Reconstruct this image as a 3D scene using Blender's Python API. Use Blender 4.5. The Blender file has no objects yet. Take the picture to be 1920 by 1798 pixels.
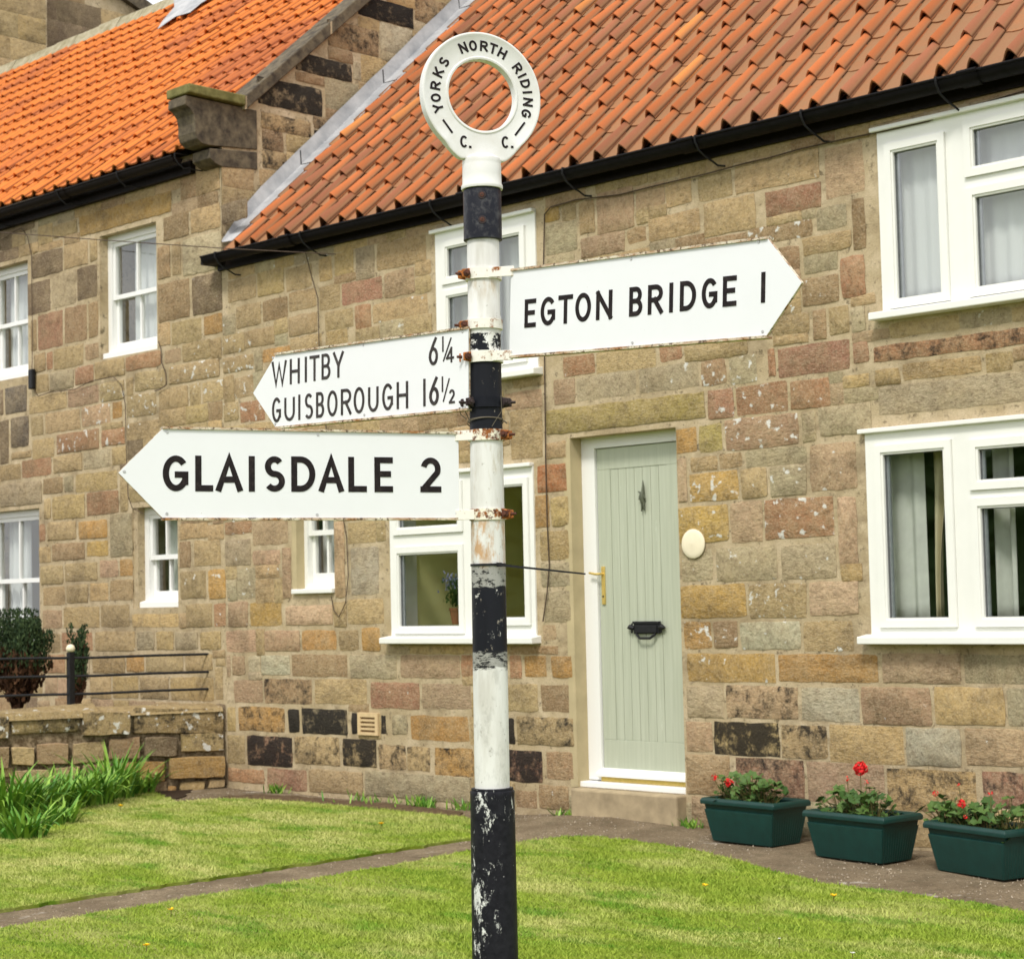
import bpy, bmesh, math, random
import numpy as np
from mathutils import Vector, Matrix
random.seed(7)
rs = np.random.RandomState(5)
S = bpy.context.scene
COL = S.collection
R = math.radians

# ------------------------------------------------------------------ camera
W_, H_, F_ = 1920., 1798., 3500.
ROLL = 0.022
PITCH = R(3.6853592)
HD = math.pi + R(-45.53863877)
EYE = 1.345
CAM = Vector((0, -8.4313317, EYE))
fw = Vector((math.cos(HD)*math.cos(PITCH), math.sin(HD)*math.cos(PITCH), math.sin(PITCH)))
rt0 = Vector((math.sin(HD), -math.cos(HD), 0))
up0 = rt0.cross(fw)
rt = rt0*math.cos(ROLL) - up0*math.sin(ROLL)
dn = -rt0*math.sin(ROLL) - up0*math.cos(ROLL)
cam_d = bpy.data.cameras.new("camera")
cam = bpy.data.objects.new("camera", cam_d); COL.objects.link(cam)
m3 = Matrix((rt, -dn, -fw)).transposed()
cam.matrix_world = Matrix.Translation(CAM) @ m3.to_4x4()
cam_d.sensor_width = 36.; cam_d.lens = 36.*F_/W_
cam_d.clip_end = 2000; cam_d.clip_start = .05
cam_d.dof.use_dof = True; cam_d.dof.focus_distance = 4.95; cam_d.dof.aperture_fstop = 13.
S.camera = cam
def ray(x, y): return fw*F_ + rt*(x-W_/2) + dn*(y-H_/2)
def at(x, y, Y=0.):
    r = ray(x, y); return CAM + r*((Y-CAM.y)/r.y)
def atx(x, y, X):
    r = ray(x, y); return CAM + r*((X-CAM.x)/r.x)
def atz(x, y, Z=0.):
    r = ray(x, y); return CAM + r*((Z-CAM.z)/r.z)
def atd(x, y, d):
    r = ray(x, y); return CAM + r*(d/r.dot(fw))

# ------------------------------------------------------------------ light
w = bpy.data.worlds.new("World"); S.world = w; w.use_nodes = True
wn = w.node_tree; wn.nodes.clear()
wo = wn.nodes.new('ShaderNodeOutputWorld'); wb = wn.nodes.new('ShaderNodeBackground')
sky = wn.nodes.new('ShaderNodeTexSky'); sky.sky_type = 'NISHITA'; sky.sun_disc = False
SUN_EL, SUN_AZ = R(52), R(155)     # azimuth measured clockwise from +Y
sky.sun_elevation = SUN_EL; sky.sun_rotation = SUN_AZ
sky.dust_density = 4.; sky.air_density = 1.2
mx = wn.nodes.new('ShaderNodeMix'); mx.data_type = 'RGBA'
cn = wn.nodes.new('ShaderNodeTexNoise'); cn.inputs['Scale'].default_value = 2.2; cn.inputs['Detail'].default_value = 6
cr = wn.nodes.new('ShaderNodeMapRange'); cr.inputs[1].default_value = .3; cr.inputs[2].default_value = .55
cr.inputs[3].default_value = .72; cr.inputs[4].default_value = 1.
wn.links.new(cn.outputs['Fac'], cr.inputs[0]); wn.links.new(cr.outputs[0], mx.inputs[0])
wn.links.new(sky.outputs[0], mx.inputs[6]); mx.inputs[7].default_value = (9.2, 9.3, 9.4, 1)   # bright cloud deck
wn.links.new(mx.outputs[2], wb.inputs[0]); wb.inputs[1].default_value = .11
wn.links.new(wb.outputs[0], wo.inputs[0])
sl = bpy.data.lights.new("sun", 'SUN'); sl.energy = 1.9; sl.angle = R(11); sl.color = (1, .955, .88)
so = bpy.data.objects.new("sun", sl); COL.objects.link(so)
sd = Vector((math.sin(SUN_AZ)*math.cos(SUN_EL), math.cos(SUN_AZ)*math.cos(SUN_EL), math.sin(SUN_EL)))
so.rotation_euler = sd.to_track_quat('Z', 'Y').to_euler()
S.view_settings.view_transform = 'Standard'; S.view_settings.look = 'None'
S.view_settings.exposure = 0.5; S.view_settings.gamma = 1
S.render.engine = 'CYCLES'; S.cycles.max_bounces = 8; S.cycles.transparent_max_bounces = 16

# ------------------------------------------------------------------ node helpers
class NT:
    def __init__(s, name, rough=.8, spec=.3):
        s.m = bpy.data.materials.new(name); s.m.use_nodes = True
        s.t = s.m.node_tree; s.b = s.t.nodes['Principled BSDF']
        s.b.inputs['Roughness'].default_value = rough
        s.b.inputs['Specular IOR Level'].default_value = spec
        s._oc = None
    def put(s, sock, v):
        if hasattr(v, 'is_output') or isinstance(v, bpy.types.NodeSocket): s.t.links.new(v, sock)
        elif isinstance(v, (tuple, list)) and len(v) == 3 and sock.type == 'RGBA': sock.default_value = (*v, 1)
        else: sock.default_value = v
    def oc(s):
        if not s._oc: s._oc = s.t.nodes.new('ShaderNodeTexCoord').outputs['Object']
        return s._oc
    def map(s, scale=(1,1,1), rot=(0,0,0), loc=(0,0,0)):
        n = s.t.nodes.new('ShaderNodeMapping'); s.put(n.inputs[0], s.oc())
        n.inputs['Scale'].default_value = scale; n.inputs['Rotation'].default_value = rot; n.inputs['Location'].default_value = loc
        return n.outputs[0]
    def noise(s, scale, detail=4, rough=.55, vec=None, dist=0):
        n = s.t.nodes.new('ShaderNodeTexNoise'); s.put(n.inputs['Vector'], vec or s.oc())
        n.inputs['Scale'].default_value = scale; n.inputs['Detail'].default_value = detail
        n.inputs['Roughness'].default_value = rough; n.inputs['Distortion'].default_value = dist
        return n.outputs['Fac']
    def vor(s, scale, vec=None, feat='F1', out='Distance'):
        n = s.t.nodes.new('ShaderNodeTexVoronoi'); n.feature = feat; s.put(n.inputs['Vector'], vec or s.oc())
        n.inputs['Scale'].default_value = scale; return n.outputs[out]
    def rng(s, v, a, b, c=0., d=1.):
        n = s.t.nodes.new('ShaderNodeMapRange'); s.put(n.inputs[0], v)
        for i, k in enumerate((a, b, c, d)): s.put(n.inputs[i+1], k)
        return n.outputs[0]
    def math(s, op, a, b=0.):
        n = s.t.nodes.new('ShaderNodeMath'); n.operation = op; s.put(n.inputs[0], a); s.put(n.inputs[1], b); return n.outputs[0]
    def mix(s, f, a, b, blend='MIX'):
        n = s.t.nodes.new('ShaderNodeMix'); n.data_type = 'RGBA'; n.blend_type = blend
        s.put(n.inputs[0], f); s.put(n.inputs[6], a); s.put(n.inputs[7], b); return n.outputs[2]
    def attr(s, name, out='Color'):
        n = s.t.nodes.new('ShaderNodeAttribute'); n.attribute_name = name; return n.outputs[out]
    def sep(s, v, i):
        n = s.t.nodes.new('ShaderNodeSeparateXYZ'); s.put(n.inputs[0], v); return n.outputs[i]
    def bump(s, h, strength=.5, dist=.01):
        n = s.t.nodes.new('ShaderNodeBump'); s.put(n.inputs['Height'], h)
        n.inputs['Strength'].default_value = strength; n.inputs['Distance'].default_value = dist
        s.t.links.new(n.outputs[0], s.b.inputs['Normal'])
    def col(s, v): s.put(s.b.inputs['Base Color'], v)
    def rough(s, v): s.put(s.b.inputs['Roughness'], v)

def simple(name, c, rough=.6, spec=.3, var=.12, scale=30, metal=0, bump=0):
    n = NT(name, rough, spec)
    a = tuple(x*(1-var) for x in c); b = tuple(min(1, x*(1+var)) for x in c)
    f = n.noise(scale, 5)
    n.col(n.mix(n.rng(f, .3, .7), a, b)); n.b.inputs['Metallic'].default_value = metal
    if bump: n.bump(f, bump, .004)
    return n.m
M = {}
# masonry: every stone carries its own base colour; soot and lichen amounts per stone
def stone_mat(name, lich_col=(.66, .65, .6)):
    n = NT(name, .92, .2)
    c = n.attr('stone'); ex = n.attr('extra')
    soot, lich, rnd = n.sep(ex, 0), n.sep(ex, 1), n.sep(ex, 2)
    big = n.noise(6, 6, .65); med = n.noise(19, 6, .7); fine = n.noise(85, 4, .7); stain = n.noise(2.6, 7, .72, n.map((1, 1, 1.5), loc=(7, 3, 1)))
    c1 = n.mix(n.rng(big, .4, .62, 0.08, .40), c, (.42, .315, .175)); c1 = n.mix(n.rng(stain, .51, .66, 0, .75), c1, n.mix(.62, c1, (.075, .05, .026))); c1 = n.mix(n.rng(stain, .44, .32, 0, .22), c1, (.5, .41, .27))
    c1 = n.mix(n.rng(med, .48, .66, 0, .8), c1, n.mix(.55, c1, (.10, .062, .028)))
    c1 = n.mix(n.rng(fine, .44, .66, .0, .45), c1, n.mix(.6, c1, (.62, .52, .36)))
    f5 = n.noise(44, 5, .78, n.map(loc=(5, 5, 5))); c1 = n.mix(n.rng(f5, .57, .64, .0, .75), c1, n.mix(.6, c1, (.07, .045, .025)))
    pits = n.rng(n.vor(95), .05, .18, 1, 0)
    c1 = n.mix(n.math('MULTIPLY', pits, n.rng(med, .45, .6)), c1, n.mix(.65, c1, (.06, .04, .025)))
    # soot crust
    sn = n.noise(9, 9, .8, dist=.25)
    thr = n.math('SUBTRACT', .98, n.math('MULTIPLY', soot, .62))
    sf = n.rng(sn, n.math('SUBTRACT', thr, .09), n.math('ADD', thr, .04))
    c1 = n.mix(n.math('MULTIPLY', sf, .93), c1, (.013, .012, .012))
    # lichen
    ln = n.noise(17, 3, .5, n.map(loc=(3.1, 0, 1.7))); lv = n.noise(60, 3, .7)
    lt = n.math('SUBTRACT', .98, n.math('MULTIPLY', lich, .365))
    lf = n.rng(n.math('ADD', n.math('MULTIPLY', ln, .85), n.math('MULTIPLY', lv, .16)), n.math('SUBTRACT', lt, .02), n.math('ADD', lt, .02))
    c1 = n.mix(n.math('MULTIPLY', lf, .9), c1, lich_col)
    n.col(c1)
    tool = n.noise(1, 4, .7, n.map((24, 24, 60), (0, R(28), 0)), dist=.35)
    tool2 = n.noise(1, 4, .7, n.map((60, 24, 30), (0, R(-25), 0)), dist=.35)
    tm = n.mix(n.rng(rnd, .6, .62), tool, tool2)
    h = n.math('ADD', n.math('MULTIPLY', big, 1.2), n.math('ADD', n.math('MULTIPLY', tm, .8), n.math('MULTIPLY', med, .9)))
    h = n.math('ADD', h, n.math('MULTIPLY', fine, .28))
    h = n.math('ADD', h, n.math('MULTIPLY', f5, -.35)); n.bump(h, .85, .013)
    return n.m
M['stone'] = stone_mat('sandstone')
n = NT('lime mortar', .95, .15)
f1 = n.noise(9, 5, .6); f2 = n.noise(120, 4, .7); f3 = n.noise(2.2, 4)
c = n.mix(n.rng(f1, .3, .7), (.47, .37, .22), (.66, .54, .37))
c = n.mix(n.rng(f3, .45, .62, 0, .5), c, (.40, .31, .17)); c = n.mix(n.rng(n.noise(2.6, 7, .72, n.map((1, 1, 1.5), loc=(7, 3, 1))), .50, .66, 0, .6), c, (.17, .12, .065)); c = n.mix(n.rng(n.noise(40, 5, .75), .56, .66, 0, .5), c, (.24, .18, .10))
c = n.mix(n.rng(f2, .3, .75, 0, .5), c, (.26, .2, .13))
c = n.mix(n.rng(n.noise(18, 6, .75, n.map(loc=(4, 2, 9))), .56, .64, 0, .8), c, (.11, .085, .05))
n.col(c); n.bump(n.math('ADD', f1, n.math('MULTIPLY', f2, .5)), .7, .012); M['mortar'] = n.m
M['upvc'] = simple('white window plastic', (.80, .80, .76), .35, .4, .02, 8)
n = NT('white gloss paint', .4, .4)
c = n.mix(n.rng(n.noise(40, 5, .7), .6, .8, 0, .25), (.82, .82, .80), (.5, .47, .4)); n.col(c); M['wpaint'] = n.m
M['dark'] = simple('glazing gasket', (.02, .02, .02), .5)
M['gasket'] = simple('grey gasket', (.16, .165, .17), .5)
M['spacer'] = simple('glazing spacer bar', (.30, .32, .35), .4, metal=.3)
# glass: clear with a sky reflection
n = NT('window glass'); t = n.t
tr = t.nodes.new('ShaderNodeBsdfTransparent'); gl = t.nodes.new('ShaderNodeBsdfGlossy'); gl.inputs['Roughness'].default_value = .02
tr.inputs[0].default_value = (.93, .95, .94, 1); lw = t.nodes.new('ShaderNodeLayerWeight'); lw.inputs[0].default_value = .5
frv = n.math('ADD', .16, n.math('MULTIPLY', .7, n.math('POWER', lw.outputs['Facing'], 4.)))
ms = t.nodes.new('ShaderNodeMixShader'); t.links.new(frv, ms.inputs[0]); t.links.new(tr.outputs[0], ms.inputs[1]); t.links.new(gl.outputs[0], ms.inputs[2])
t.links.new(ms.outputs[0], t.nodes['Material Output'].inputs[0]); M['glass'] = n.m
n = NT('net curtain', .9, .1); t = n.t
tb = t.nodes.new('ShaderNodeBsdfTranslucent'); tb.inputs[0].default_value = (.86, .88, .87, 1)
ms = t.nodes.new('ShaderNodeMixShader'); ms.inputs[0].default_value = .3; n.col((.84, .86, .85))
t.links.new(n.b.outputs[0], ms.inputs[1]); t.links.new(tb.outputs[0], ms.inputs[2]); t.links.new(ms.outputs[0], t.nodes['Material Output'].inputs[0]); M['net'] = n.m
M['drape'] = simple('pale drape', (.66, .68, .62), .9, .1, .08, 10)
M['cream_drape'] = simple('cream drape', (.62, .55, .36), .9, .1, .08, 10)
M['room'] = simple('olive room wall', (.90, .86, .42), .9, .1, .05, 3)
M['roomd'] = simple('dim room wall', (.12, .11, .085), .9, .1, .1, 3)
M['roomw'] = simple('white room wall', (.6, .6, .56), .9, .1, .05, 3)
M['gutter'] = simple('black painted gutter', (.007, .006, .007), .5, .1, .3, 25)
M['gutterb'] = simple('brown black gutter', (.010, .007, .006), .5, .1, .3, 25)
M['iron'] = simple('black iron', (.010, .010, .012), .55, .3, .3, 60, bump=.3)
M['cable'] = simple('dark cable', (.07, .045, .03), .6)
n = NT('sheet lead', .55, .4)
f1 = n.noise(5, 6, .65, n.map((1, 1, 1))); c = n.mix(n.rng(f1, .35, .65), (.27, .28, .295), (.46, .46, .465))
c = n.mix(n.rng(n.noise(30, 5, .7), .6, .75, 0, .5), c, (.3, .31, .33)); n.col(c); n.bump(f1, .4, .01); M['lead'] = n.m
# clay tiles
def tile_mat(name, pan, panamt, zone=None):
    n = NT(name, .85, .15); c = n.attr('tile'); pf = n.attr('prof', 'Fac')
    f1 = n.noise(14, 6, .65); f2 = n.noise(90, 4, .7); f3 = n.noise(1.1, 3)
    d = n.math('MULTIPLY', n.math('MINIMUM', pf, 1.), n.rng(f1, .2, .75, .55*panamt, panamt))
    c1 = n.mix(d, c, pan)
    c1 = n.mix(n.rng(pf, 1.15, 1.9, 0, .85), c1, (.09, .035, .018))  # dark brown painted along roll edges stands in for the overlap's shadow line
    c1 = n.mix(n.rng(f2, .4, .8, 0, .3), c1, n.mix(.5, c1, (.12, .05, .03)))
    if zone: c1 = n.mix(n.rng(n.noise(.9, 3, .5, n.map((1, 1, 1), (0, 0, 0), zone)), .52, .64, 0, .55), c1, (.30, .095, .05))
    n.col(c1); n.bump(n.math('ADD', f1, n.math('MULTIPLY', f2, .4)), .35, .006); return n.m
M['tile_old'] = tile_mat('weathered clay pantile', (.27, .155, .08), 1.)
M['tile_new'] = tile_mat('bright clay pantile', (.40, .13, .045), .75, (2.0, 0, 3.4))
M['cope'] = (lambda n: (n.col(n.mix(n.rng(n.noise(12, 6, .65), .35, .65), (.052, .042, .032), (.16, .13, .085))), n.bump(n.noise(40, 5, .7), .5, .01), n.m)[-1])(NT('dark coping stone', .9, .2))
M['copeg'] = (lambda n: (n.col(n.mix(n.rng(n.noise(10, 6, .65), .35, .65), (.10, .095, .03), (.22, .2, .075))), n.bump(n.noise(40, 5, .7), .5, .01), n.m)[-1])(NT('algae green coping stone', .9, .2))
M['copel'] = (lambda n: (n.col(n.mix(n.rng(n.noise(10, 6, .65), .35, .65), (.25, .22, .13), (.42, .38, .27))), n.bump(n.noise(40, 5, .7), .5, .01), n.m)[-1])(NT('pale ridge stone', .9, .2))
n = NT('sage green door paint', .45, .4); f1 = n.noise(1, 4, .6, n.map((60, 60, 2.2)))
c = n.mix(n.rng(f1, .35, .65), (.41, .44, .34), (.47, .50, .395))
c = n.mix(n.rng(n.noise(1, 6, .7, n.map((30, 30, 3), loc=(2, 0, .4))), .66, .72, 0, .55), c, (.66, .70, .60))
n.col(c); M['door'] = n.m
M['cream'] = simple('cream render', (.46, .38, .225), .9, .2, .12, 6, bump=.3)
M['step'] = simple('worn stone step', (.36, .285, .18), .9, .2, .25, 9, bump=.6)
M['brass'] = simple('brass', (.72, .52, .15), .35, .5, .1, 30, metal=.6)
M['bronze'] = simple('dull bronze', (.12, .13, .09), .5, .5, .2, 60, metal=.5)
M['plaque'] = simple('cream plaque', (.80, .72, .54), .5, .3, .05, 15)
M['vent'] = simple('buff clay vent', (.62, .46, .26), .85, .2, .08, 30)
M['ventd'] = simple('vent slot', (.22, .14, .07), .9)
# path, pavement, ground
n = NT('worn concrete', .93, .2); f1 = n.noise(3, 6, .65); f2 = n.noise(70, 5, .75)
c = n.mix(n.rng(f1, .35, .65), (.16, .118, .072), (.29, .225, .145)); c = n.mix(n.rng(f2, .42, .66, 0, .8), c, (.09, .065, .04)); c = n.mix(n.rng(n.noise(9, 6, .75), .52, .66, 0, .6), c, (.10, .085, .05))
c = n.mix(n.rng(n.noise(2.6, 5, .7, n.map(loc=(1.3, .2, 0))), .63, .70, 0, .75), c, (.5, .46, .4))
c = n.mix(n.rng(n.noise(260, 2, .5), .66, .72, 0, .5), c, (.5, .46, .38))
n.col(c); n.bump(n.math('ADD', f1, f2), .6, .02); M['pave'] = n.m
def grass_nodes(n, isl):
    a = n.math('ADD', n.noise(1, 5, .65, n.map((1.1, 2.2, 1), (0, 0, R(20)))), n.rng(n.sep(n.oc(), 0), -9.5, -6.5, .10, -.015)); b = n.noise(1, 5, .65, n.map((3.2, 7, 1), (0, 0, R(-25)), (5, 2, 0)))
    c = n.mix(n.rng(b, .3, .7), (.14, .245, .014), (.31, .40, .045))
    c = n.mix(n.rng(a, .46, .68, 0, .88), c, (.60, .56, .24))
    c = n.mix(n.rng(n.noise(1, 4, .6, n.map((1.7, 4.5, 1), (0, 0, R(-38)), (1, 6, 0))), .54, .64, 0, .9), c, (.07, .225, .006))
    if isl:
        g = n.t.nodes.new('ShaderNodeNewGeometry').outputs['Random Per Island']
        c = n.mix(n.rng(g, 0, 1, 0, .45), c, (.46, .52, .10)); c = n.mix(n.rng(g, .75, 1, 0, .4), c, (.12, .22, .01))
    return c
n = NT('turf', .95, .1); c = grass_nodes(n, False); n.col(n.mix(.4, c, (.16, .19, .02)))
n.bump(n.noise(160, 4, .7), .8, .02); M['turf'] = n.m
n = NT('grass blade', .75, .15); n.col(grass_nodes(n, True)); M['blade'] = n.m
M['grit'] = (lambda n: (n.col(n.mix(n.rng(n.t.nodes.new('ShaderNodeNewGeometry').outputs['Random Per Island'], 0, 1), (.10, .075, .05), (.46, .39, .30))), n.m)[-1])(NT('loose grit', .95, .1))
M['crumb'] = simple('crumbly brown earth', (.11, .075, .045), .98, .05, .45, 35, bump=1.)
M['earth'] = simple('dull earth and stubble', (.12, .105, .06), .95, .1, .3, 2)
M['tarmac'] = simple('grey road tarmac', (.07, .07, .068), .9, .2, .25, 60)
M['soil'] = simple('dark soil', (.045, .03, .02), .95, .1, .3, 60, bump=.7)
# signpost paint
def post_mat(name, bands, chips=.5, rust=(), fade=.006):
    """bands: list of (z_top, colour) from the top downwards in object z"""
    n = NT(name, .42, .1); z = n.sep(n.oc(), 2)
    zz = n.math('ADD', z, n.rng(n.noise(30, 4, .7), .2, .8, -fade, fade))
    c = bands[0][1]
    for zt, col in bands[1:]:
        c = n.mix(n.rng(zz, zt-.0015, zt+.0015, 1, 0), c, col)
    return n, c, z
WHT, BLK, GRY = (.72, .72, .70), (.014, .015, .02), (.33, .33, .31)
n = NT('white enamel sign', .3, .5)
c = n.mix(n.rng(n.noise(9, 4, .6), .4, .7, 0, .12), (.78, .795, .82), (.66, .67, .68))
c = n.mix(n.rng(n.noise(160, 3, .6), .74, .78, 0, .7), c, (.35, .28, .2)); n.col(c); M['plate'] = n.m
n = NT('sign lettering black', .6, .12); n.col(n.mix(n.rng(n.noise(60, 4, .7), .5, .75, 0, .5), (.016, .012, .013), (.07, .055, .05))); M['letter'] = n.m
n = NT('sign lettering faded', .6, .12); n.col(n.mix(n.rng(n.noise(40, 4, .7), .4, .7, 0, .7), (.035, .03, .03), (.10, .09, .085))); M['letterf'] = n.m
n = NT('rusty cream sign frame', .6, .3)
c = n.mix(n.rng(n.noise(1, 6, .7, n.map((16, 16, 60))), .42, .62), (.66, .60, .47), (.33, .15, .05)); c = n.mix(n.rng(n.noise(90, 5, .7), .52, .6, 0, .9), c, (.07, .035, .02)); n.col(c); M['frame'] = n.m
def rustmat(name, a, lo=.42, hi=.55, dk=.5):
    n = NT(name, .75, .25); f1 = n.noise(38, 6, .7)
    c = n.mix(n.rng(f1, lo, hi), a, n.mix(n.noise(55, 4), (.40, .14, .03), (.16, .055, .02))); c = n.mix(n.rng(n.noise(70, 5, .7, n.map(loc=(1, 4, 2))), dk, dk+.1), c, (.09, .025, .012))
    n.col(c); n.bump(f1, .5, .003); return n.m
M['rust'] = rustmat('heavy rust', (.5, .17, .04)); M['rustw'] = rustmat('rust stained white clamp', (.80, .78, .71), .57, .66, .64)
M['rusth'] = rustmat('half rusted clamp', (.78, .74, .62), .47, .55, .52)
M['boltrust'] = simple('dark rusted bolt', (.085, .03, .018), .75, .3, .5, 90, bump=.5)
M['boltdark'] = simple('dark brown bolt', (.035, .022, .022), .6, .3, .4, 90)
M['blackp'] = simple('black gloss paint', (.011, .012, .017), .4, .1, .2, 60)
M['screw'] = simple('grey screw', (.5, .5, .5), .4, .5, .2, 200, metal=.4)
M['wire'] = simple('grey brown wire', (.13, .11, .08), .6, .3)
M['green_tub'] = simple('dark green plastic', (.003, .034, .028), .45, .4, .15, 20)
M['leaf'] = (lambda n: (n.col(n.mix(n.rng(n.t.nodes.new('ShaderNodeNewGeometry').outputs['Random Per Island'], 0, 1), (.028, .075, .012), (.085, .15, .03))), n.m)[-1])(NT('geranium leaf', .6, .3))
M['red'] = (lambda n: (n.col(n.mix(n.rng(n.t.nodes.new('ShaderNodeNewGeometry').outputs['Random Per Island'], 0, 1), (.55, .008, .012), (.85, .03, .03))), n.m)[-1])(NT('red petals', .6, .3))
M['stem'] = simple('green brown stem', (.14, .12, .04), .8)
M['strap'] = (lambda n: (n.col(n.mix(n.rng(n.t.nodes.new('ShaderNodeNewGeometry').outputs['Random Per Island'], 0, 1), (.055, .20, .018), (.26, .42, .055))), n.m)[-1])(NT('strap leaf', .5, .4))
M['shrub'] = (lambda n: (n.col(n.mix(n.rng(n.t.nodes.new('ShaderNodeNewGeometry').outputs['Random Per Island'], 0, 1), (.012, .028, .012), (.055, .085, .03))), n.m)[-1])(NT('dark evergreen foliage', .8, .2))
M['shrubd'] = (lambda n: (n.col(n.mix(n.rng(n.t.nodes.new('ShaderNodeNewGeometry').outputs['Random Per Island'], 0, 1), (.025, .012, .008), (.10, .05, .025))), n.m)[-1])(NT('dead brown twigs', .9, .1))
M['yellow'] = simple('dandelion yellow', (.85, .55, .01), .7)
M['whitefl'] = simple('daisy white', (.85, .85, .8), .7)
M['terra'] = simple('terracotta', (.35, .14, .06), .85)
M['lilac'] = simple('lilac petals', (.35, .36, .62), .7)

# ------------------------------------------------------------------ object helpers
ORG = {}
def tag(o, label=None, cat=None, group=None, kind=None):
    if label: o['label'] = label
    if cat: o['category'] = cat
    if group: o['group'] = group
    if kind: o['kind'] = kind
    return o
def empty(name, loc, label=None, cat=None, group=None, rz=0):
    o = bpy.data.objects.new(name, None); COL.objects.link(o); o.location = loc; o.rotation_euler = (0, 0, rz)
    o.empty_display_size = .1; ORG[o] = Vector(loc)
    return tag(o, label, cat, group)
def link(name, me, parent=None):
    o = bpy.data.objects.new(name, me); COL.objects.link(o)
    if parent: o.parent = parent; ORG[o] = ORG.get(parent, Vector())
    else: ORG[o] = Vector()
    return o
def smooth(o, ang=40):
    me = o.data
    me.polygons.foreach_set('use_smooth', [True]*len(me.polygons))
    me.set_sharp_from_angle(angle=R(ang))
class MB:
    """mesh builder in world coordinates; build() moves the vertices into the parent's frame"""
    def __init__(s): s.v = []; s.f = []; s.mi = []; s.cur = 0
    def add(s, vs, fs):
        k = len(s.v); s.v += [Vector(p) for p in vs]; s.f += [[i+k for i in f] for f in fs]; s.mi += [s.cur]*len(fs); return s
    def box(s, a, b, fr=None):
        x0, y0, z0 = a; x1, y1, z1 = b
        vs = [(x0,y0,z0),(x1,y0,z0),(x1,y1,z0),(x0,y1,z0),(x0,y0,z1),(x1,y0,z1),(x1,y1,z1),(x0,y1,z1)]
        if fr: vs = [fr(Vector(p)) for p in vs]
        return s.add(vs, [(0,3,2,1),(4,5,6,7),(0,1,5,4),(1,2,6,5),(2,3,7,6),(3,0,4,7)])
    def prism(s, poly, d):
        """extrude polygon (list of 3d points) by vector d"""
        d = Vector(d); k = len(poly); vs = [Vector(p) for p in poly] + [Vector(p)+d for p in poly]
        return s.add(vs, [list(range(k))[::-1], list(range(k, 2*k))] + [(i, (i+1) % k, (i+1) % k+k, i+k) for i in range(k)])
    def tube(s, pts, r, n=8, cap=True):
        pts = [Vector(p) for p in pts]; rr = r if isinstance(r, (list, tuple)) else [r]*len(pts)
        vs = []; fs = []
        t0 = (pts[1]-pts[0]).normalized(); a = t0.orthogonal().normalized()
        for i, p in enumerate(pts):
            t = (pts[min(i+1, len(pts)-1)]-pts[max(i-1, 0)]).normalized()
            a = (a-t*a.dot(t)).normalized(); b = t.cross(a)
            for k in range(n):
                an = 2*math.pi*k/n; vs.append(p+(a*math.cos(an)+b*math.sin(an))*rr[i])
        for i in range(len(pts)-1):
            for k in range(n): fs.append((i*n+k, i*n+(k+1) % n, (i+1)*n+(k+1) % n, (i+1)*n+k))
        if cap: fs += [list(range(n))[::-1], list(range((len(pts)-1)*n, len(pts)*n))]
        return s.add(vs, fs)
    def lathe(s, c, prof, n=48):
        """prof: list of (r, z); closed at r~0 ends if given"""
        vs = []; fs = []
        for r, z in prof:
            for k in range(n):
                an = 2*math.pi*k/n; vs.append((c[0]+r*math.cos(an), c[1]+r*math.sin(an), c[2]+z))
        for i in range(len(prof)-1):
            for k in range(n): fs.append((i*n+k, i*n+(k+1) % n, (i+1)*n+(k+1) % n, (i+1)*n+k))
        fs += [list(range(n))[::-1], list(range((len(prof)-1)*n, len(prof)*n))]
        return s.add(vs, fs)
    def build(s, name, mats, parent=None, sm=None, bevel=0):
        me = bpy.data.meshes.new(name)
        if parent: o0 = ORG[parent]
        elif s.v:
            xs = [p.x for p in s.v]; ys = [p.y for p in s.v]; zs = [p.z for p in s.v]
            o0 = Vector(((min(xs)+max(xs))/2, (min(ys)+max(ys))/2, min(zs)))
        me.from_pydata([tuple(p-o0) for p in s.v], [], s.f)
        for m in (mats if isinstance(mats, (list, tuple)) else [mats]): me.materials.append(m)
        if len(me.materials) > 1: me.polygons.foreach_set('material_index', s.mi)
        me.validate()
        bm = bmesh.new(); bm.from_mesh(me); bmesh.ops.recalc_face_normals(bm, faces=bm.faces); bm.to_mesh(me); bm.free()
        o = link(name, me, parent)
        if not parent: o.location = o0; ORG[o] = o0
        if bevel:
            b = o.modifiers.new('bevel', 'BEVEL'); b.width = bevel; b.segments = 2; b.limit_method = 'ANGLE'; b.angle_limit = R(35)
        if sm: smooth(o, sm)
        return o

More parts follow.
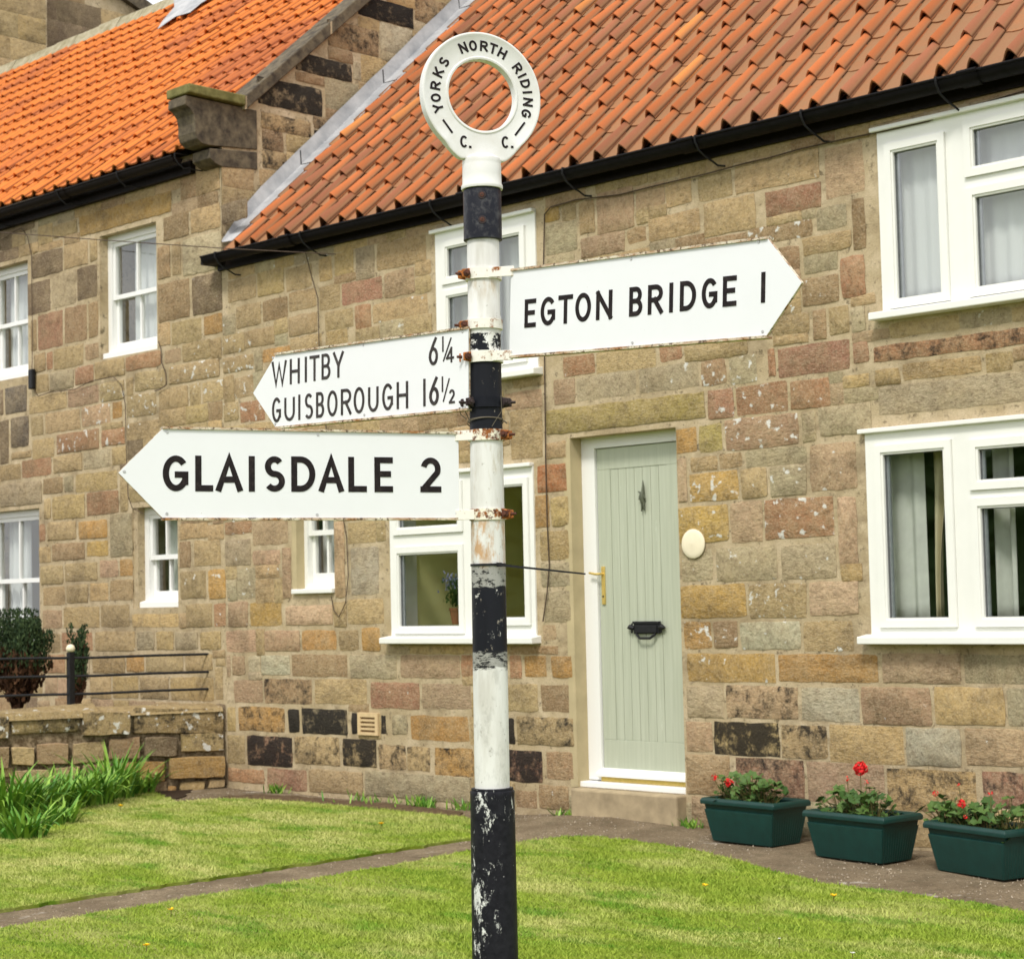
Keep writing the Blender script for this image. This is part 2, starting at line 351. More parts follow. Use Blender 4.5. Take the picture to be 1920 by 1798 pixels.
def slab(mb, X, Z, holes, y0, y1):
    """slab in the XZ plane from y0 (front) to y1 with rectangular holes (x0,x1,z0,z1)"""
    xs = sorted(set([X[0], X[1]] + [v for h in holes for v in h[:2] if X[0] < v < X[1]]))
    zs = sorted(set([Z[0], Z[1]] + [v for h in holes for v in h[2:] if Z[0] < v < Z[1]]))
    def solid(i, j):
        if i < 0 or j < 0 or i >= len(xs)-1 or j >= len(zs)-1: return False
        cx = (xs[i]+xs[i+1])/2; cz = (zs[j]+zs[j+1])/2
        return not any(h[0] < cx < h[1] and h[2] < cz < h[3] for h in holes)
    for i in range(len(xs)-1):
        for j in range(len(zs)-1):
            if not solid(i, j): continue
            a, b, c_, d = xs[i], xs[i+1], zs[j], zs[j+1]
            mb.add([(a,y0,c_),(b,y0,c_),(b,y0,d),(a,y0,d)], [(0,1,2,3)])
            mb.add([(a,y1,c_),(b,y1,c_),(b,y1,d),(a,y1,d)], [(3,2,1,0)])
            if not solid(i-1, j): mb.add([(a,y0,c_),(a,y0,d),(a,y1,d),(a,y1,c_)], [(0,1,2,3)])
            if not solid(i+1, j): mb.add([(b,y0,c_),(b,y1,c_),(b,y1,d),(b,y0,d)], [(0,1,2,3)])
            if not solid(i, j-1): mb.add([(a,y0,c_),(a,y1,c_),(b,y1,c_),(b,y0,c_)], [(0,1,2,3)])
            if not solid(i, j+1): mb.add([(a,y0,d),(b,y0,d),(b,y1,d),(a,y1,d)], [(0,1,2,3)])
# ------------------------------------------------------------------ masonry
PAL = dict(t=(.40,.285,.14), y=(.43,.30,.13), o=(.44,.235,.065), O=(.43,.265,.07), b=(.27,.17,.088), d=(.12,.08,.052),
           D=(.085,.072,.066), p=(.40,.262,.16), P=(.46,.32,.20), r=(.35,.17,.09), R=(.29,.135,.085), g=(.36,.30,.19),
           G=(.42,.375,.27), m=(.30,.215,.09), w=(.47,.40,.26), Y=(.34,.27,.085), k=(.25,.19,.12), X=(.40,.12,.04))
def S_(ox, oy, sc, txt, Y=0.):
    """stones listed as 'x0 x1 y0 y1 code' read off one enlarged view; returned in wall metres"""
    out = []
    for it in txt.split(';'):
        q = it.split()
        if len(q) < 5: continue
        x0, x1, y0, y1 = [float(v)/sc for v in q[:4]]; x0 += ox; x1 += ox; y0 += oy; y1 += oy
        xc, yc = (x0+x1)/2, (y0+y1)/2
        out.append((at(x0, yc, Y).x, at(x1, yc, Y).x, at(xc, y1, Y).z, at(xc, y0, Y).z, q[4]))
    return out
class Masonry:
    def __init__(s): s.v = []; s.f = []; s.c = []; s.e = []; s.mi = []
    def slab(s, mb):
        k = len(s.v); s.v += [tuple(p) for p in mb.v]; s.f += [[i+k for i in f] for f in mb.f]
        s.c += [(.3,.25,.15)]*len(mb.f); s.e += [(0,0,0)]*len(mb.f); s.mi += [0]*len(mb.f)
    def stone(s, x0, x1, z0, z1, code, fr, g=.001, prot=None, skew=0.):
        x0 += g; x1 -= g; z0 += g; z1 -= g
        if x1-x0 < .025 or z1-z0 < .025: return
        rn = random.uniform; w, h = x1-x0, z1-z0
        c = min(.018, w*.2, h*.2)
        def side(p, q, n):
            return [(p[0]+(q[0]-p[0])*i/n+rn(-.0045,.0045), p[1]+(q[1]-p[1])*i/n+rn(-.0045,.0045)) for i in range(n)]
        cc = [rn(.4, 1)*c for _ in range(4)]
        nx = max(2, int(w/.06)); nz_ = max(2, int(h/.06))
        pts = side((x0+cc[0], z0), (x1-cc[1], z0), nx)+side((x1-cc[1]*.3, z0+cc[1]*.3), (x1-cc[1]*.3, z0+cc[1]*.3), 1)+side((x1, z0+cc[1]), (x1, z1-cc[2]), nz_) \
            + side((x1-cc[2]*.3, z1-cc[2]*.3), (x1-cc[2]*.3, z1-cc[2]*.3), 1)+side((x1-cc[2], z1), (x0+cc[3], z1), nx)+side((x0+cc[3]*.3, z1-cc[3]*.3), (x0+cc[3]*.3, z1-cc[3]*.3), 1) \
            + side((x0, z1-cc[3]), (x0, z0+cc[0]), nz_)+side((x0+cc[0]*.3, z0+cc[0]*.3), (x0+cc[0]*.3, z0+cc[0]*.3), 1)
        if skew: pts = [(a, b+skew*(a-(x0+x1)/2)) for a, b in pts]
        xc, zc = (x0+x1)/2, (z0+z1)/2; pr = prot if prot is not None else rn(.0015, .0075)
        ins = .006; k = len(s.v); n = len(pts)
        for a, b in pts: s.v.append(tuple(fr(a, b, -.006)))
        for a, b in pts: s.v.append(tuple(fr(a+(xc-a)*.001*0, b, pr*.5)))
        for a, b in pts:
            s.v.append(tuple(fr(xc+(a-xc)*(1-2*ins/w), zc+(b-zc)*(1-2*ins/h), pr)))
        s.v.append(tuple(fr(xc+rn(-.1,.1)*w, zc+rn(-.1,.1)*h, pr+rn(0, .004))))
        for i in range(n):
            j = (i+1) % n
            s.f.append([k+i, k+j, k+n+j, k+n+i]); s.f.append([k+n+i, k+n+j, k+2*n+j, k+2*n+i]); s.f.append([k+2*n+i, k+2*n+j, k+3*n])
        base = PAL.get(code[0], PAL['t']); v = rn(.8, 1.22)
        col = tuple(min(1, max(.01, b_*v*rn(.965, 1.035))) for b_ in base)
        soot = 1. if 'k' in code else .0; soot = {'k': 1.0, 'K': .83}.get(code[0], 0)
        if 'K' in code[1:] : soot = .86
        if 's' in code: soot = max(soot*.9, .66)
        lich = .9 if 'L' in code else (.0 if soot else rn(0, .8))
        if 'H' in code: lich = 1.03
        r_ = rn(0, 1)
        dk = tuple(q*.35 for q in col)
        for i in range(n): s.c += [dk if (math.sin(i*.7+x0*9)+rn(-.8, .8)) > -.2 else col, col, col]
        s.c += []; s.e += [(soot, lich, r_)]*(3*n); s.mi += [1]*(3*n)
    def build(s, name, parent, mats=None):
        me = bpy.data.meshes.new(name); o0 = ORG.get(parent, Vector())
        me.from_pydata([(p[0]-o0[0], p[1]-o0[1], p[2]-o0[2]) for p in s.v], [], s.f)
        for m in mats or (M['mortar'], M['stone']): me.materials.append(m)
        me.polygons.foreach_set('material_index', s.mi)
        for nm, d in (('stone', s.c), ('extra', s.e)):
            a = me.attributes.new(nm, 'FLOAT_COLOR', 'FACE')
            a.data.foreach_set('color', np.array([(*q, 1) for q in d], dtype=np.float32).ravel())
        o = link(name, me, parent)
        bm = bmesh.new(); bm.from_mesh(me)
        fs = [f for f in bm.faces if f.material_index == 1]; bmesh.ops.recalc_face_normals(bm, faces=fs); bm.to_mesh(me); bm.free()
        me.update(); smooth(o, 50); return o
def autofill(ms, X, Z, taken, fr, codes, row=.2, wr=(.2, .45), clip=None, zoff=0.):
    """random coursed stones wherever no listed stone or opening stands"""
    cs = .02; nx = int((X[1]-X[0])/cs); nz_ = int((Z[1]-Z[0])/cs)
    occ = np.zeros((nx, nz_), bool)
    for q in taken:
        i0, i1 = int(round((q[0]-X[0])/cs)), int(round((q[1]-X[0])/cs)); j0, j1 = int(round((q[2]-Z[0])/cs)), int(round((q[3]-Z[0])/cs))
        occ[max(0, i0):max(0, i1), max(0, j0):max(0, j1)] = True
    z = Z[0]+zoff
    while z < Z[1]-.05:
        h = row*random.uniform(.8, 1.2); j0 = int((z-Z[0])/cs); j1 = min(nz_, int((z+h-Z[0])/cs))
        i = 0
        while i < nx:
            colf = ~occ[i, j0:j1]
            if colf.sum() < 3: i += 1; continue
            # longest vertical free run in this column
            best = (0, 0); a = None
            for j, fv in enumerate(list(colf)+[False]):
                if fv and a is None: a = j
                if not fv and a is not None:
                    if j-a > best[1]-best[0]: best = (a, j)
                    a = None
            a, b = best
            if b-a < 3: i += 1; continue
            wmax = int(random.uniform(*wr)/cs); k = i+1
            while k < nx and k-i < wmax and not occ[k, j0+a:j0+b].any(): k += 1
            if k-i >= 5:
                x0, x1, z0, z1 = X[0]+i*cs, X[0]+k*cs, Z[0]+(j0+a)*cs, Z[0]+(j0+b)*cs
                if clip is None or clip(x0, x1, z0, z1):
                    ms.stone(x0, x1, z0, z1, random.choice(codes), fr)
            occ[i:k, j0+a:j0+b] = True
            i = k
        z += h
front = lambda a, b, o: (a, -o, b)

L = []
c1 = (0, 380, 3.996)
L += S_(*c1, """90 190 230 330 t;285 395 165 310 t;400 580 150 250 t;595 1285 8 165 O;240 470 365 545 d;480 660 300 480 t;672 728 270 440 t;
1225 1415 90 270 b;1430 1650 30 210 t;1660 1850 -10 140 d;208 378 590 830 d;388 570 522 775 g;580 728 475 720 d;1183 1275 325 570 b;1290 1355 300 545 t;1372 1690 240 520 w;
285 470 825 1090 R;485 650 775 1045 b;665 735 745 1010 b;230 275 880 1110 t;1185 1420 590 880 b;1440 1690 535 825 d;
255 340 1130 1270 t;350 395 1120 1250 r;402 625 1080 1235 t;640 738 1055 1175 p;1185 1275 900 1070 t;1285 1510 880 1050 t;1527 1755 830 980 o;
260 365 1290 1425 t;375 555 1260 1400 g;563 700 1225 1360 rL;712 935 1180 1310 t;942 1205 1130 1245 r;1232 1355 1100 1200 p;1365 1580 1040 1180 tL;1592 1835 990 1135 tH;
220 500 1437 1565 t;507 740 1380 1520 pL;752 930 1340 1480 tH;945 1000 1310 1450 t;1010 1245 1260 1400 tL;1265 1645 1195 1335 tH;1655 1900 1150 1265 tH;
232 325 1600 1745 t;340 600 1565 1715 t;613 825 1515 1670 pH;842 915 1490 1615 o;952 1170 1435 1600 tH;1192 1410 1385 1545 t;1422 1503 1355 1525 tL;1517 1740 1330 1485 tH;1757 1900 1300 1460 tH;
0 25 1400 1590 d;40 200 1375 1575 D;0 65 1630 1960 d;82 216 1605 1830 D""")
c2 = (0, 800, 3.996)
L += S_(*c2, """242 405 90 235 t;425 742 35 185 rH;762 935 15 140 rH;950 1190 -40 95 tL;0 60 205 255 t;87 235 185 240 t;0 155 285 400 t;165 385 232 375 r;400 615 205 340 t;628 828 175 310 g;840 950 150 285 t;
0 315 420 590 g;325 470 382 500 b;482 550 367 488 g;568 880 340 480 y;330 380 540 690 t;392 635 512 690 y;652 890 485 658 r;900 960 370 635 t;
280 340 730 860 r;355 570 712 850 t;590 805 702 838 o;825 1005 650 970 g;290 380 900 1018 t;392 635 870 1000 b;652 810 857 970 O;
305 475 1040 1180 t;487 730 1020 1155 t;748 885 1000 1130 p;897 1008 992 1120 o;325 485 1200 1340 t;502 660 1185 1320 t;673 810 1172 1305 y;825 1008 1145 1300 t;
320 465 1372 1510 p;477 745 1348 1508 y;757 970 1332 1500 t;990 1340 1400 1500 y;1395 1590 1325 1500 t;1603 1700 1322 1500 rL;
325 450 1552 1690 t;462 695 1542 1680 r;712 1012 1532 1680 t;1027 1157 1530 1670 g;1172 1300 1532 1670 y;1312 1485 1532 1670 g;1500 1655 1532 1670 y;1672 1918 1525 1690 p;
1345 1560 722 840 t;1582 1890 712 810 rL;1345 1430 862 1055 b;1453 1655 850 1042 t;1662 1880 842 1040 gL;1352 1543 1080 1288 tL;1563 1763 1067 1290 oL;1775 1918 1060 1290 gL;1712 1860 1312 1500 p""")
c6 = (0, 1180, 4.267)
L += S_(*c6, """350 520 200 350 r;740 1000 210 350 y;1012 1155 202 340 o;1167 1465 197 340 t;1482 1700 197 330 t;360 460 385 520 p;722 888 372 550 t;902 1105 377 550 y;1122 1350 382 555 t;1367 1710 382 568 y;300 400 570 650 p;1722 1785 300 560 t;1790 1845 200 380 p""")
c3 = (400, 380, 3.996)
L += S_(*c3, """112 320 565 735 t;332 530 502 690 y;542 740 475 655 t;792 890 410 590 y;907 1053 365 540 y;1068 1210 325 575 g;1225 1595 272 480 t;962 1265 580 745 R;1282 1510 505 700 p;
170 360 760 930 t;370 558 720 880 b;565 770 655 800 t;795 950 615 800 t;1062 1183 765 950 r;1195 1610 722 875 tL;835 1050 805 950 t;565 780 835 990 t;190 460 950 1080 tL;370 580 1085 1190 o;200 390 1482 1640 rH;420 640 1320 1460 gL;20 190 1500 1640 tH""")
c4 = (420, 960, 3.33)
L += S_(*c4, """178 400 52 205 p;180 353 237 330 p;2 165 162 338 gL;78 358 357 538 gL;365 420 222 540 p;163 363 562 712 O;22 150 562 712 p;387 680 582 705 P;
692 755 60 535 p;772 950 60 195 t;792 968 217 515 G;772 1000 540 700 t;78 240 737 863 p;252 473 737 868 p;487 703 737 863 o;717 843 737 863 t;862 975 722 868 o;52 133 897 1018 p;152 225 897 998 w;232 413 892 1018 G;
422 773 887 1028 b;787 1080 892 1038 g;1102 1473 892 1038 P;1482 1560 892 1028 r;62 243 1047 1190 p;252 548 1042 1198 bs;567 893 1042 1198 t;917 1223 1062 1228 R;1237 1545 1072 1228 P;
12 75 1217 1370 y;92 380 1217 1368 os;402 473 1227 1373 k;487 773 1227 1388 kK;797 838 1252 1383 k;982 1013 1267 1388 k;1052 1148 1262 1388 gs;1167 1530 1272 1428 o;
12 133 1392 1568 t;147 428 1397 1588 RK;442 723 1402 1578 ts;742 953 1417 1588 tK;967 1138 1452 1608 ts;1142 1288 1462 1618 ts;1317 1560 1472 1648 os;22 253 1602 1688 r;272 518 1602 1735 R;532 868 1612 1755 t;882 1540 1632 1795 g""")
c2b = (640, 1198, 2.997)
L += S_(*c2b, """948 1013 87 223 r;1032 1153 92 213 o;1182 1298 92 218 o;922 1105 252 408 t;1122 1303 257 408 b;987 1308 437 598 ts;900 1133 622 803 RK;1152 1308 632 788 b;938 975 442 588 k;980 1100 850 950 b;1112 1280 822 955 b""")
c5 = (640, 600, 2.997)
L += S_(*c5, """1102 1268 812 968 X;1092 1170 982 1168 o;1177 1298 992 1158 y;1117 1305 1182 1348 y;1122 1300 1362 1498 g;1142 1300 1522 1698 g;1132 1208 1712 1798 p;1152 1262 682 778 t;950 1130 500 780 t;350 480 1140 1250 t""")
c7 = (940, 280, 3.269)
L += S_(*c7, """267 358 352 448 O;272 468 452 638 g;372 458 332 438 t;477 573 312 518 t;587 813 245 505 p;822 1003 212 355 p;1007 1168 182 348 t;1204 1418 140 310 t;
487 758 522 650 p;772 888 432 578 b;902 1218 392 538 t;1242 1560 302 515 t;377 573 1265 1388 rL;582 948 1222 1358 t;972 1108 1202 1300 r;1122 1510 1182 1285 t;322 453 1407 1565 p;462 828 1372 1525 g;842 1213 1312 1478 gL;1225 1378 1285 1448 bH;1397 1565 1235 1435 gH;
24 253 1482 1608 p;24 253 1620 1780 t;275 1252 1542 1700 Y""")
c8 = (1260, 180, 3.907)
L += S_(*c8, """10 140 605 785 t;192 438 545 758 t;462 1078 425 665 t;1122 1408 355 735 p;2 208 802 978 g;242 658 742 935 t;682 1093 665 855 R;552 1028 885 1068 bH;1062 1278 802 975 g;1322 1418 752 1130 b;962 1218 1152 1288 g;1237 1418 1172 1475 r;952 1228 1322 1528 bL;782 938 1102 1280 b;732 1008 1602 1758 t;1032 1128 1562 1788 b;1152 1298 1542 1748 t;1312 1418 1542 1728 g""")
c9 = (1250, 600, 3.907)
L += S_(*c9, """122 590 190 255 gL;2 113 192 298 r;252 438 272 483 bH;452 723 222 468 gL;742 798 212 418 r;812 1343 175 398 R;1367 1480 155 318 R;302 493 507 723 RH;512 888 465 688 rH;907 1198 435 648 rL;992 1095 672 898 g;427 968 702 938 pH;62 218 792 978 o;237 408 762 968 Y;
177 373 1002 1108 t;387 553 972 1088 t;577 1028 942 1068 g;82 148 1012 1338 P;172 528 1112 1328 OH;547 738 1082 1308 tL;757 1028 1067 1288 gL;1052 1393 902 1248 pL;92 453 1362 1628 OL;467 703 1332 1628 P;717 1228 1302 1598 rH;1257 1398 1292 1790 P;1292 1488 397 493 y""")
c10 = (1250, 1020, 2.866)
L += S_(*c10, """82 248 25 200 gL;267 593 15 198 gL;617 913 0 188 gL;77 428 217 398 O;442 753 212 398 tH;767 1033 197 383 P;92 243 417 563 oH;252 383 412 558 bL;397 723 417 568 GL;737 1005 412 578 tL;112 588 587 743 OL;602 1138 592 743 o;1157 1583 587 748 P;1597 1940 592 748 g;
107 308 762 933 g;322 708 762 938 ps;727 1038 772 953 G;1047 1423 767 973 p;1442 1818 767 973 y;1832 1980 772 978 g;107 248 952 1118 p;257 608 957 1138 yK;617 863 972 1153 ts;877 1278 972 1183 y;1287 1583 987 1193 G;1607 1925 992 1193 p;
107 343 1132 1348 b;372 743 1152 1358 Rs;757 1173 1172 1398 p;1187 1668 1212 1438 ys;1697 1925 1222 1418 Rs""")
c11 = (1280, 600, 2.997)
L += S_(*c11, """1072 1935 95 190 rs;902 1053 292 388 y;1082 1223 272 368 y;1237 1678 222 320 y;1702 1858 180 290 y;1100 1935 330 500 g;765 1060 410 670 g""")

# openings in the two front walls (x0, x1, z0, z1)
W1 = (-5.475, -3.905, 2.815, 3.80); W2 = (-5.615, -4.045, 1.105, 2.195)
W3 = (-8.93, -8.012, 2.78, 3.785); W4 = (-9.432, -8.08, 1.105, 2.185)
W5 = (-10.49, -10.03, 1.42, 2.25); DR = (-7.79, -6.925, .20, 2.33)
N1 = (-14.75, -14.035, 3.345, 4.345); N2 = (-12.93, -12.135, 3.365, 4.375); N3 = (-14.75, -13.875, 1.0, 2.205); N4 = (-12.495, -11.89, 1.345, 2.135)
JX = -11.285
OPC = [W1, W2, W3, W4, W5, DR]; OPN = [N1, N2, N3, N4]
pad = lambda o, p: (o[0]-p, o[1]+p, o[2]-p, o[3]+p)
def in_open(q, ops):
    xc, zc = (q[0]+q[1])/2, (q[2]+q[3])/2
    return any(o[0] < xc < o[1] and o[2] < zc < o[3] for o in ops)
def clipst(q, ops):
    """trim a stone where it runs into an opening"""
    x0, x1, z0, z1, c = q
    for o in ops:
        ox = min(x1, o[1])-max(x0, o[0]); oz = min(z1, o[3])-max(z0, o[2])
        if ox > 0 and oz > 0:
            if ox < oz:
                if (x0+x1)/2 < (o[0]+o[1])/2: x1 = o[0]
                else: x0 = o[1]
            else:
                if (z0+z1)/2 < (o[2]+o[3])/2: z1 = o[2]
                else: z0 = o[3]
    return (x0, x1, z0, z1, c)
def overlap_clean(Ls):
    out = []
    for q in Ls:
        x0, x1, z0, z1, c = q
        for p in out:
            ox = min(x1, p[1])-max(x0, p[0]); oz = min(z1, p[3])-max(z0, p[2])
            if ox > .001 and oz > .001:
                if ox < oz:
                    if (x0+x1) < (p[0]+p[1]): x1 = p[0]
                    else: x0 = p[1]
                else:
                    if (z0+z1) < (p[2]+p[3]): z1 = p[2]
                    else: z0 = p[3]
        if x1-x0 > .035 and z1-z0 > .035: out.append((x0, x1, z0, z1, c))
    return out
ops = OPC+OPN
L = [clipst(q, ops) for q in L if not in_open(q, ops)]
L = overlap_clean([q for q in L if q[1]-q[0] > .03 and q[3]-q[2] > .03])

cottage = empty('cottage', (-7, 0, 0), 'sandstone cottage with weathered red pantile roof and pale green front door, behind the signpost', 'house')
neigh = empty('house', (-13, 0, 0), 'taller stone house at left with bright orange pantile roof and white sash windows', 'house')
EAVE = 4.0
XR = -1.6
ms = Masonry(); mb = MB(); slab(mb, (JX, XR), (-.25, EAVE), OPC, 0, .22); ms.slab(mb)
Lc = [q for q in L if (q[0]+q[1])/2 > JX]
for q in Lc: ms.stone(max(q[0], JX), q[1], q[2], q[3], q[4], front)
autofill(ms, (JX, XR), (.02, EAVE-.03), Lc+[pad(o, .05) for o in OPC], front, 't t t p t g t b tL y gL'.split())
cwall = ms.build('wall', cottage)
ms = Masonry(); mb = MB(); slab(mb, (-21.5, JX), (-.25, 4.82), OPN, .001, .38); ms.slab(mb)
Ln = [q for q in L if (q[0]+q[1])/2 <= JX]
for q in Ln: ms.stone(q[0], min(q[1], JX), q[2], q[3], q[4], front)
autofill(ms, (-21.5, JX), (.02, 4.78), Ln+[pad(o, .045) for o in OPN], front, 't t b y g t p d t'.split())
# gable wall of the taller house, facing the cottage roof
GX = -11.27; TG = math.tan(R(41.3)); RY = 3.42
def copeZ(y): return 5.205+(y-.303)*TG
gz = lambda y: copeZ(y)-.005
mb = MB(); yk = .2
poly = [(GX, .0, 4.0), (GX, 6.8, 4.0), (GX, RY, gz(RY)), (GX, yk, gz(yk)), (GX, yk, 4.82), (GX, 0, 4.82)]
mb.add(poly, [list(range(len(poly)))]); mb.add([(GX-.2, *p[1:]) for p in poly], [list(range(len(poly)))[::-1]])
ms.slab(mb)
gfr = lambda a, b, o: (GX+o, a, b)
G = []
def SG(txt):
    for it in txt.split(';'):
        q = it.split()
        if len(q) < 5: continue
        x0, x1, y0, y1 = [float(v) for v in q[:4]]; xc, yc = 420+(x0+x1)/7.192, (y0+y1)/7.192
        a = atx(420+x0/3.596, yc, GX).y; b = atx(420+x1/3.596, yc, GX).y
        G.append((a, b, atx(xc, y1/3.596, GX).z, atx(xc, y0/3.596, GX).z, q[4]))
SG("""250 585 790 900 ts;600 740 800 880 bs;255 400 880 1020 bs;420 600 920 1040 t;20 230 1130 1330 ks;30 170 1370 1520 kK;240 400 1150 1320 t;
225 660 560 745 kK;680 905 545 755 g;480 860 395 530 kK;925 1130 390 575 y;700 1040 170 355 bs;1050 1270 175 370 G;900 1275 10 150 dK;1285 1520 0 170 bs;870 920 420 540 w;-60 220 750 1010 RK;-60 230 1040 1130 d""")
def under(x0, x1, z0, z1): return z1 < gz(x0)-.03 and z1 < gz(2*RY-x1)-.03 and z0 > 4.05
def gclip(q):
    x0, x1, z0, z1, c = q
    return (x0, x1, z0, min(z1, gz((x0+x1)/2)-.05), c)
G = overlap_clean([gclip(q) for q in G if (q[0]+q[1])/2 > .2])
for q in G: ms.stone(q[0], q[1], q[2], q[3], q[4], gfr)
autofill(ms, (.0, 6.8), (4.05, 8.2), G, gfr, 't b t ts ks b g y'.split(), row=.23, clip=under)
nwall = ms.build('wall', neigh)

# ------------------------------------------------------------------ pantiled roofs
def pantiles(name, parent, X0, X1, pitchx, ys, ztop, gauge, nrow, ang, colfn, mat, hump=.034, lift=.026, seed=1, pl=.45):
    """X0..X1 along the eave; tails start at y=ys, z=ztop, slope rises towards +y"""
    r_ = np.random.RandomState(seed)
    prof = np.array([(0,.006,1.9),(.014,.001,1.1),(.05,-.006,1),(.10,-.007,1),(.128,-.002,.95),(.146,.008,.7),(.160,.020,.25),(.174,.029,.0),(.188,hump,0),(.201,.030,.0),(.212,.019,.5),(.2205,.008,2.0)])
    prof[:, 1] *= hump/.032; k = pitchx/.197; prof[:, 0] *= k
    n = len(prof); Lt = gauge*1.16; ncol = int(math.ceil((X1-X0)/pitchx))
    ca, sa = math.cos(ang), math.sin(ang)
    V = []; Fc = []; C_ = []; P_ = []
    stations = (0., .12, .5, 1.)
    for r0 in range(nrow):
        for c in range(ncol):
            x0 = X0+c*pitchx+r_.uniform(-.004, .004); s0 = r0*gauge+r_.uniform(-.010, .010)
            tilt = r_.uniform(-.006, .006); lf = lift+r_.uniform(-.004, .007)
            base = len(V)
            for st in stations:
                s = s0+st*Lt; nn = lf*(1-st)+tilt*(1-st)
                for (px, ph, pf) in prof:
                    h = ph+nn*(pl+(1.2-pl)*max(0, ph)/.03)+tilt*(px-.1)*2
                    V.append((x0+px, ys+s*ca-h*sa, ztop+s*sa+h*ca)); P_.append(pf)
            # tail thickness
            for (px, ph, pf) in prof:
                h = ph+(lf+tilt)*(pl+(1.2-pl)*max(0, ph)/.03)-.013+tilt*(px-.1)*2
                V.append((x0+px, ys+s0*ca-h*sa, ztop+s0*sa+h*ca)); P_.append(.3)
            # underside strip so that the tail has depth
            for (px, ph, pf) in prof:
                h = ph+lf*.3-.013; s = s0+.7*Lt
                V.append((x0+px, ys+s*ca-h*sa, ztop+s*sa+h*ca)); P_.append(.3)
            nf = 0; ns = len(stations)
            for q in range(ns-1):
                for i in range(n-1):
                    a = base+q*n+i; Fc.append((a, a+1, a+n+1, a+n)); nf += 1
            b0 = base+ns*n
            for i in range(n-1):
                Fc.append((base+i+1, base+i, b0+i, b0+i+1)); Fc.append((b0+i+1, b0+i, b0+n+i, b0+n+i+1)); nf += 2
            # right-hand edge of the roll
            e = n-1; Fc.append((base+e, b0+e, base+2*n+e, base+n+e)); nf += 1
            C_ += [colfn(r_, x0, r0)]*nf
    o0 = ORG[parent]
    me = bpy.data.meshes.new(name); me.from_pydata([(a-o0[0], b-o0[1], c-o0[2]) for a, b, c in V], [], Fc); me.materials.append(mat)
    a = me.attributes.new('tile', 'FLOAT_COLOR', 'FACE'); a.data.foreach_set('color', np.array([(*q, 1) for q in C_], dtype=np.float32).ravel())
    a = me.attributes.new('prof', 'FLOAT', 'POINT'); a.data.foreach_set('value', np.array(P_, dtype=np.float32))
    o = link(name, me, parent); smooth(o, 35); return o
def colold(r_, x, row):
    v = r_.uniform(.8, 1.18); q = r_.rand()
    if q < .03: return (.56*v, .21*v, .06*v)
    if q < .24: return (.30*v, .115*v, .06*v)
    return (.44*v, .135*v, .046*v)
def colnew(r_, x, row):
    v = r_.uniform(.86, 1.12); return (.68*v, .21*v, .044*v)
PC = R(42.6)
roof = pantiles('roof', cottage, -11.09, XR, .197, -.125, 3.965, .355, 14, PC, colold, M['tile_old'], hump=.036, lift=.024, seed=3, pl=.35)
mb = MB()    # rafters' boarding under the tiles, back slope and ridge
def rz(y): return 4.05+y*math.tan(PC)-.03
yr = 3.35
mb.add([(JX+.02,-.04,rz(-.04)-.02),(XR,-.04,rz(-.04)-.02),(XR,yr,rz(yr)-.02),(JX+.02,yr,rz(yr)-.02),(XR,2*yr,4.0),(JX+.02,2*yr,4.0)], [(0,1,2,3),(3,2,4,5)])
mb.build('roof_lining', M['roomd'], cottage)
mb = MB(); mb.box((JX, 6.3, 0), (XR, 6.7, 4)); mb.prism([(XR-.02, .385, 0), (XR-.02, 6.29, 0), (XR-.02, 6.29, 4), (XR-.02, yr, rz(yr)-.03), (XR-.02, .385, rz(.385)-.05)], (-.3, 0, 0)); mb.build('rear_wall', M['mortar'], cottage)
mb = MB(); mb.tube([(-11.09, yr-.02, rz(yr)+.05), (XR, yr-.02, rz(yr)+.05)], .11, 14); mb.build('ridge', M['tile_old'], cottage, 40)
# lead flashing along the abutment
mb = MB(); nseg = 24
pts0 = []; pts1 = []; pts2 = []
for i in range(nseg+1):
    y = -.03+i*(3.03)/nseg; z = 4.06+y*math.tan(PC)
    j = lambda a: random.uniform(-a, a)
    pts0.append((-11.247, y, z+.03+.14*min(1, (i+.5)/3)+j(.004))); pts1.append((-11.235+j(.004), y, z+.035+j(.004))); pts2.append((-11.06+j(.008), y, z+.028+j(.006)))
for A, B in ((pts0, pts1), (pts1, pts2)):
    mb.add(A+B, [(i, i+1, nseg+2+i, nseg+1+i) for i in range(nseg)])
mb.add([(p[0]-.0, p[1], p[2]) for p in pts2]+[(p[0]+.002, p[1], p[2]-.03) for p in pts2], [(i, i+1, nseg+2+i, nseg+1+i) for i in range(nseg)])
fl = mb.build('lead_flashing', M['lead'], cottage, 50)
for y in (.74, 1.62, 2.5):
    z = 4.06+y*math.tan(PC); mb = MB(); mb.tube([(-11.243, y, z+.15), (-11.234, y, z+.036), (-11.075, y, z+.03)], .004, 6); mb.build('lap_joint', M['gutterb'], fl)
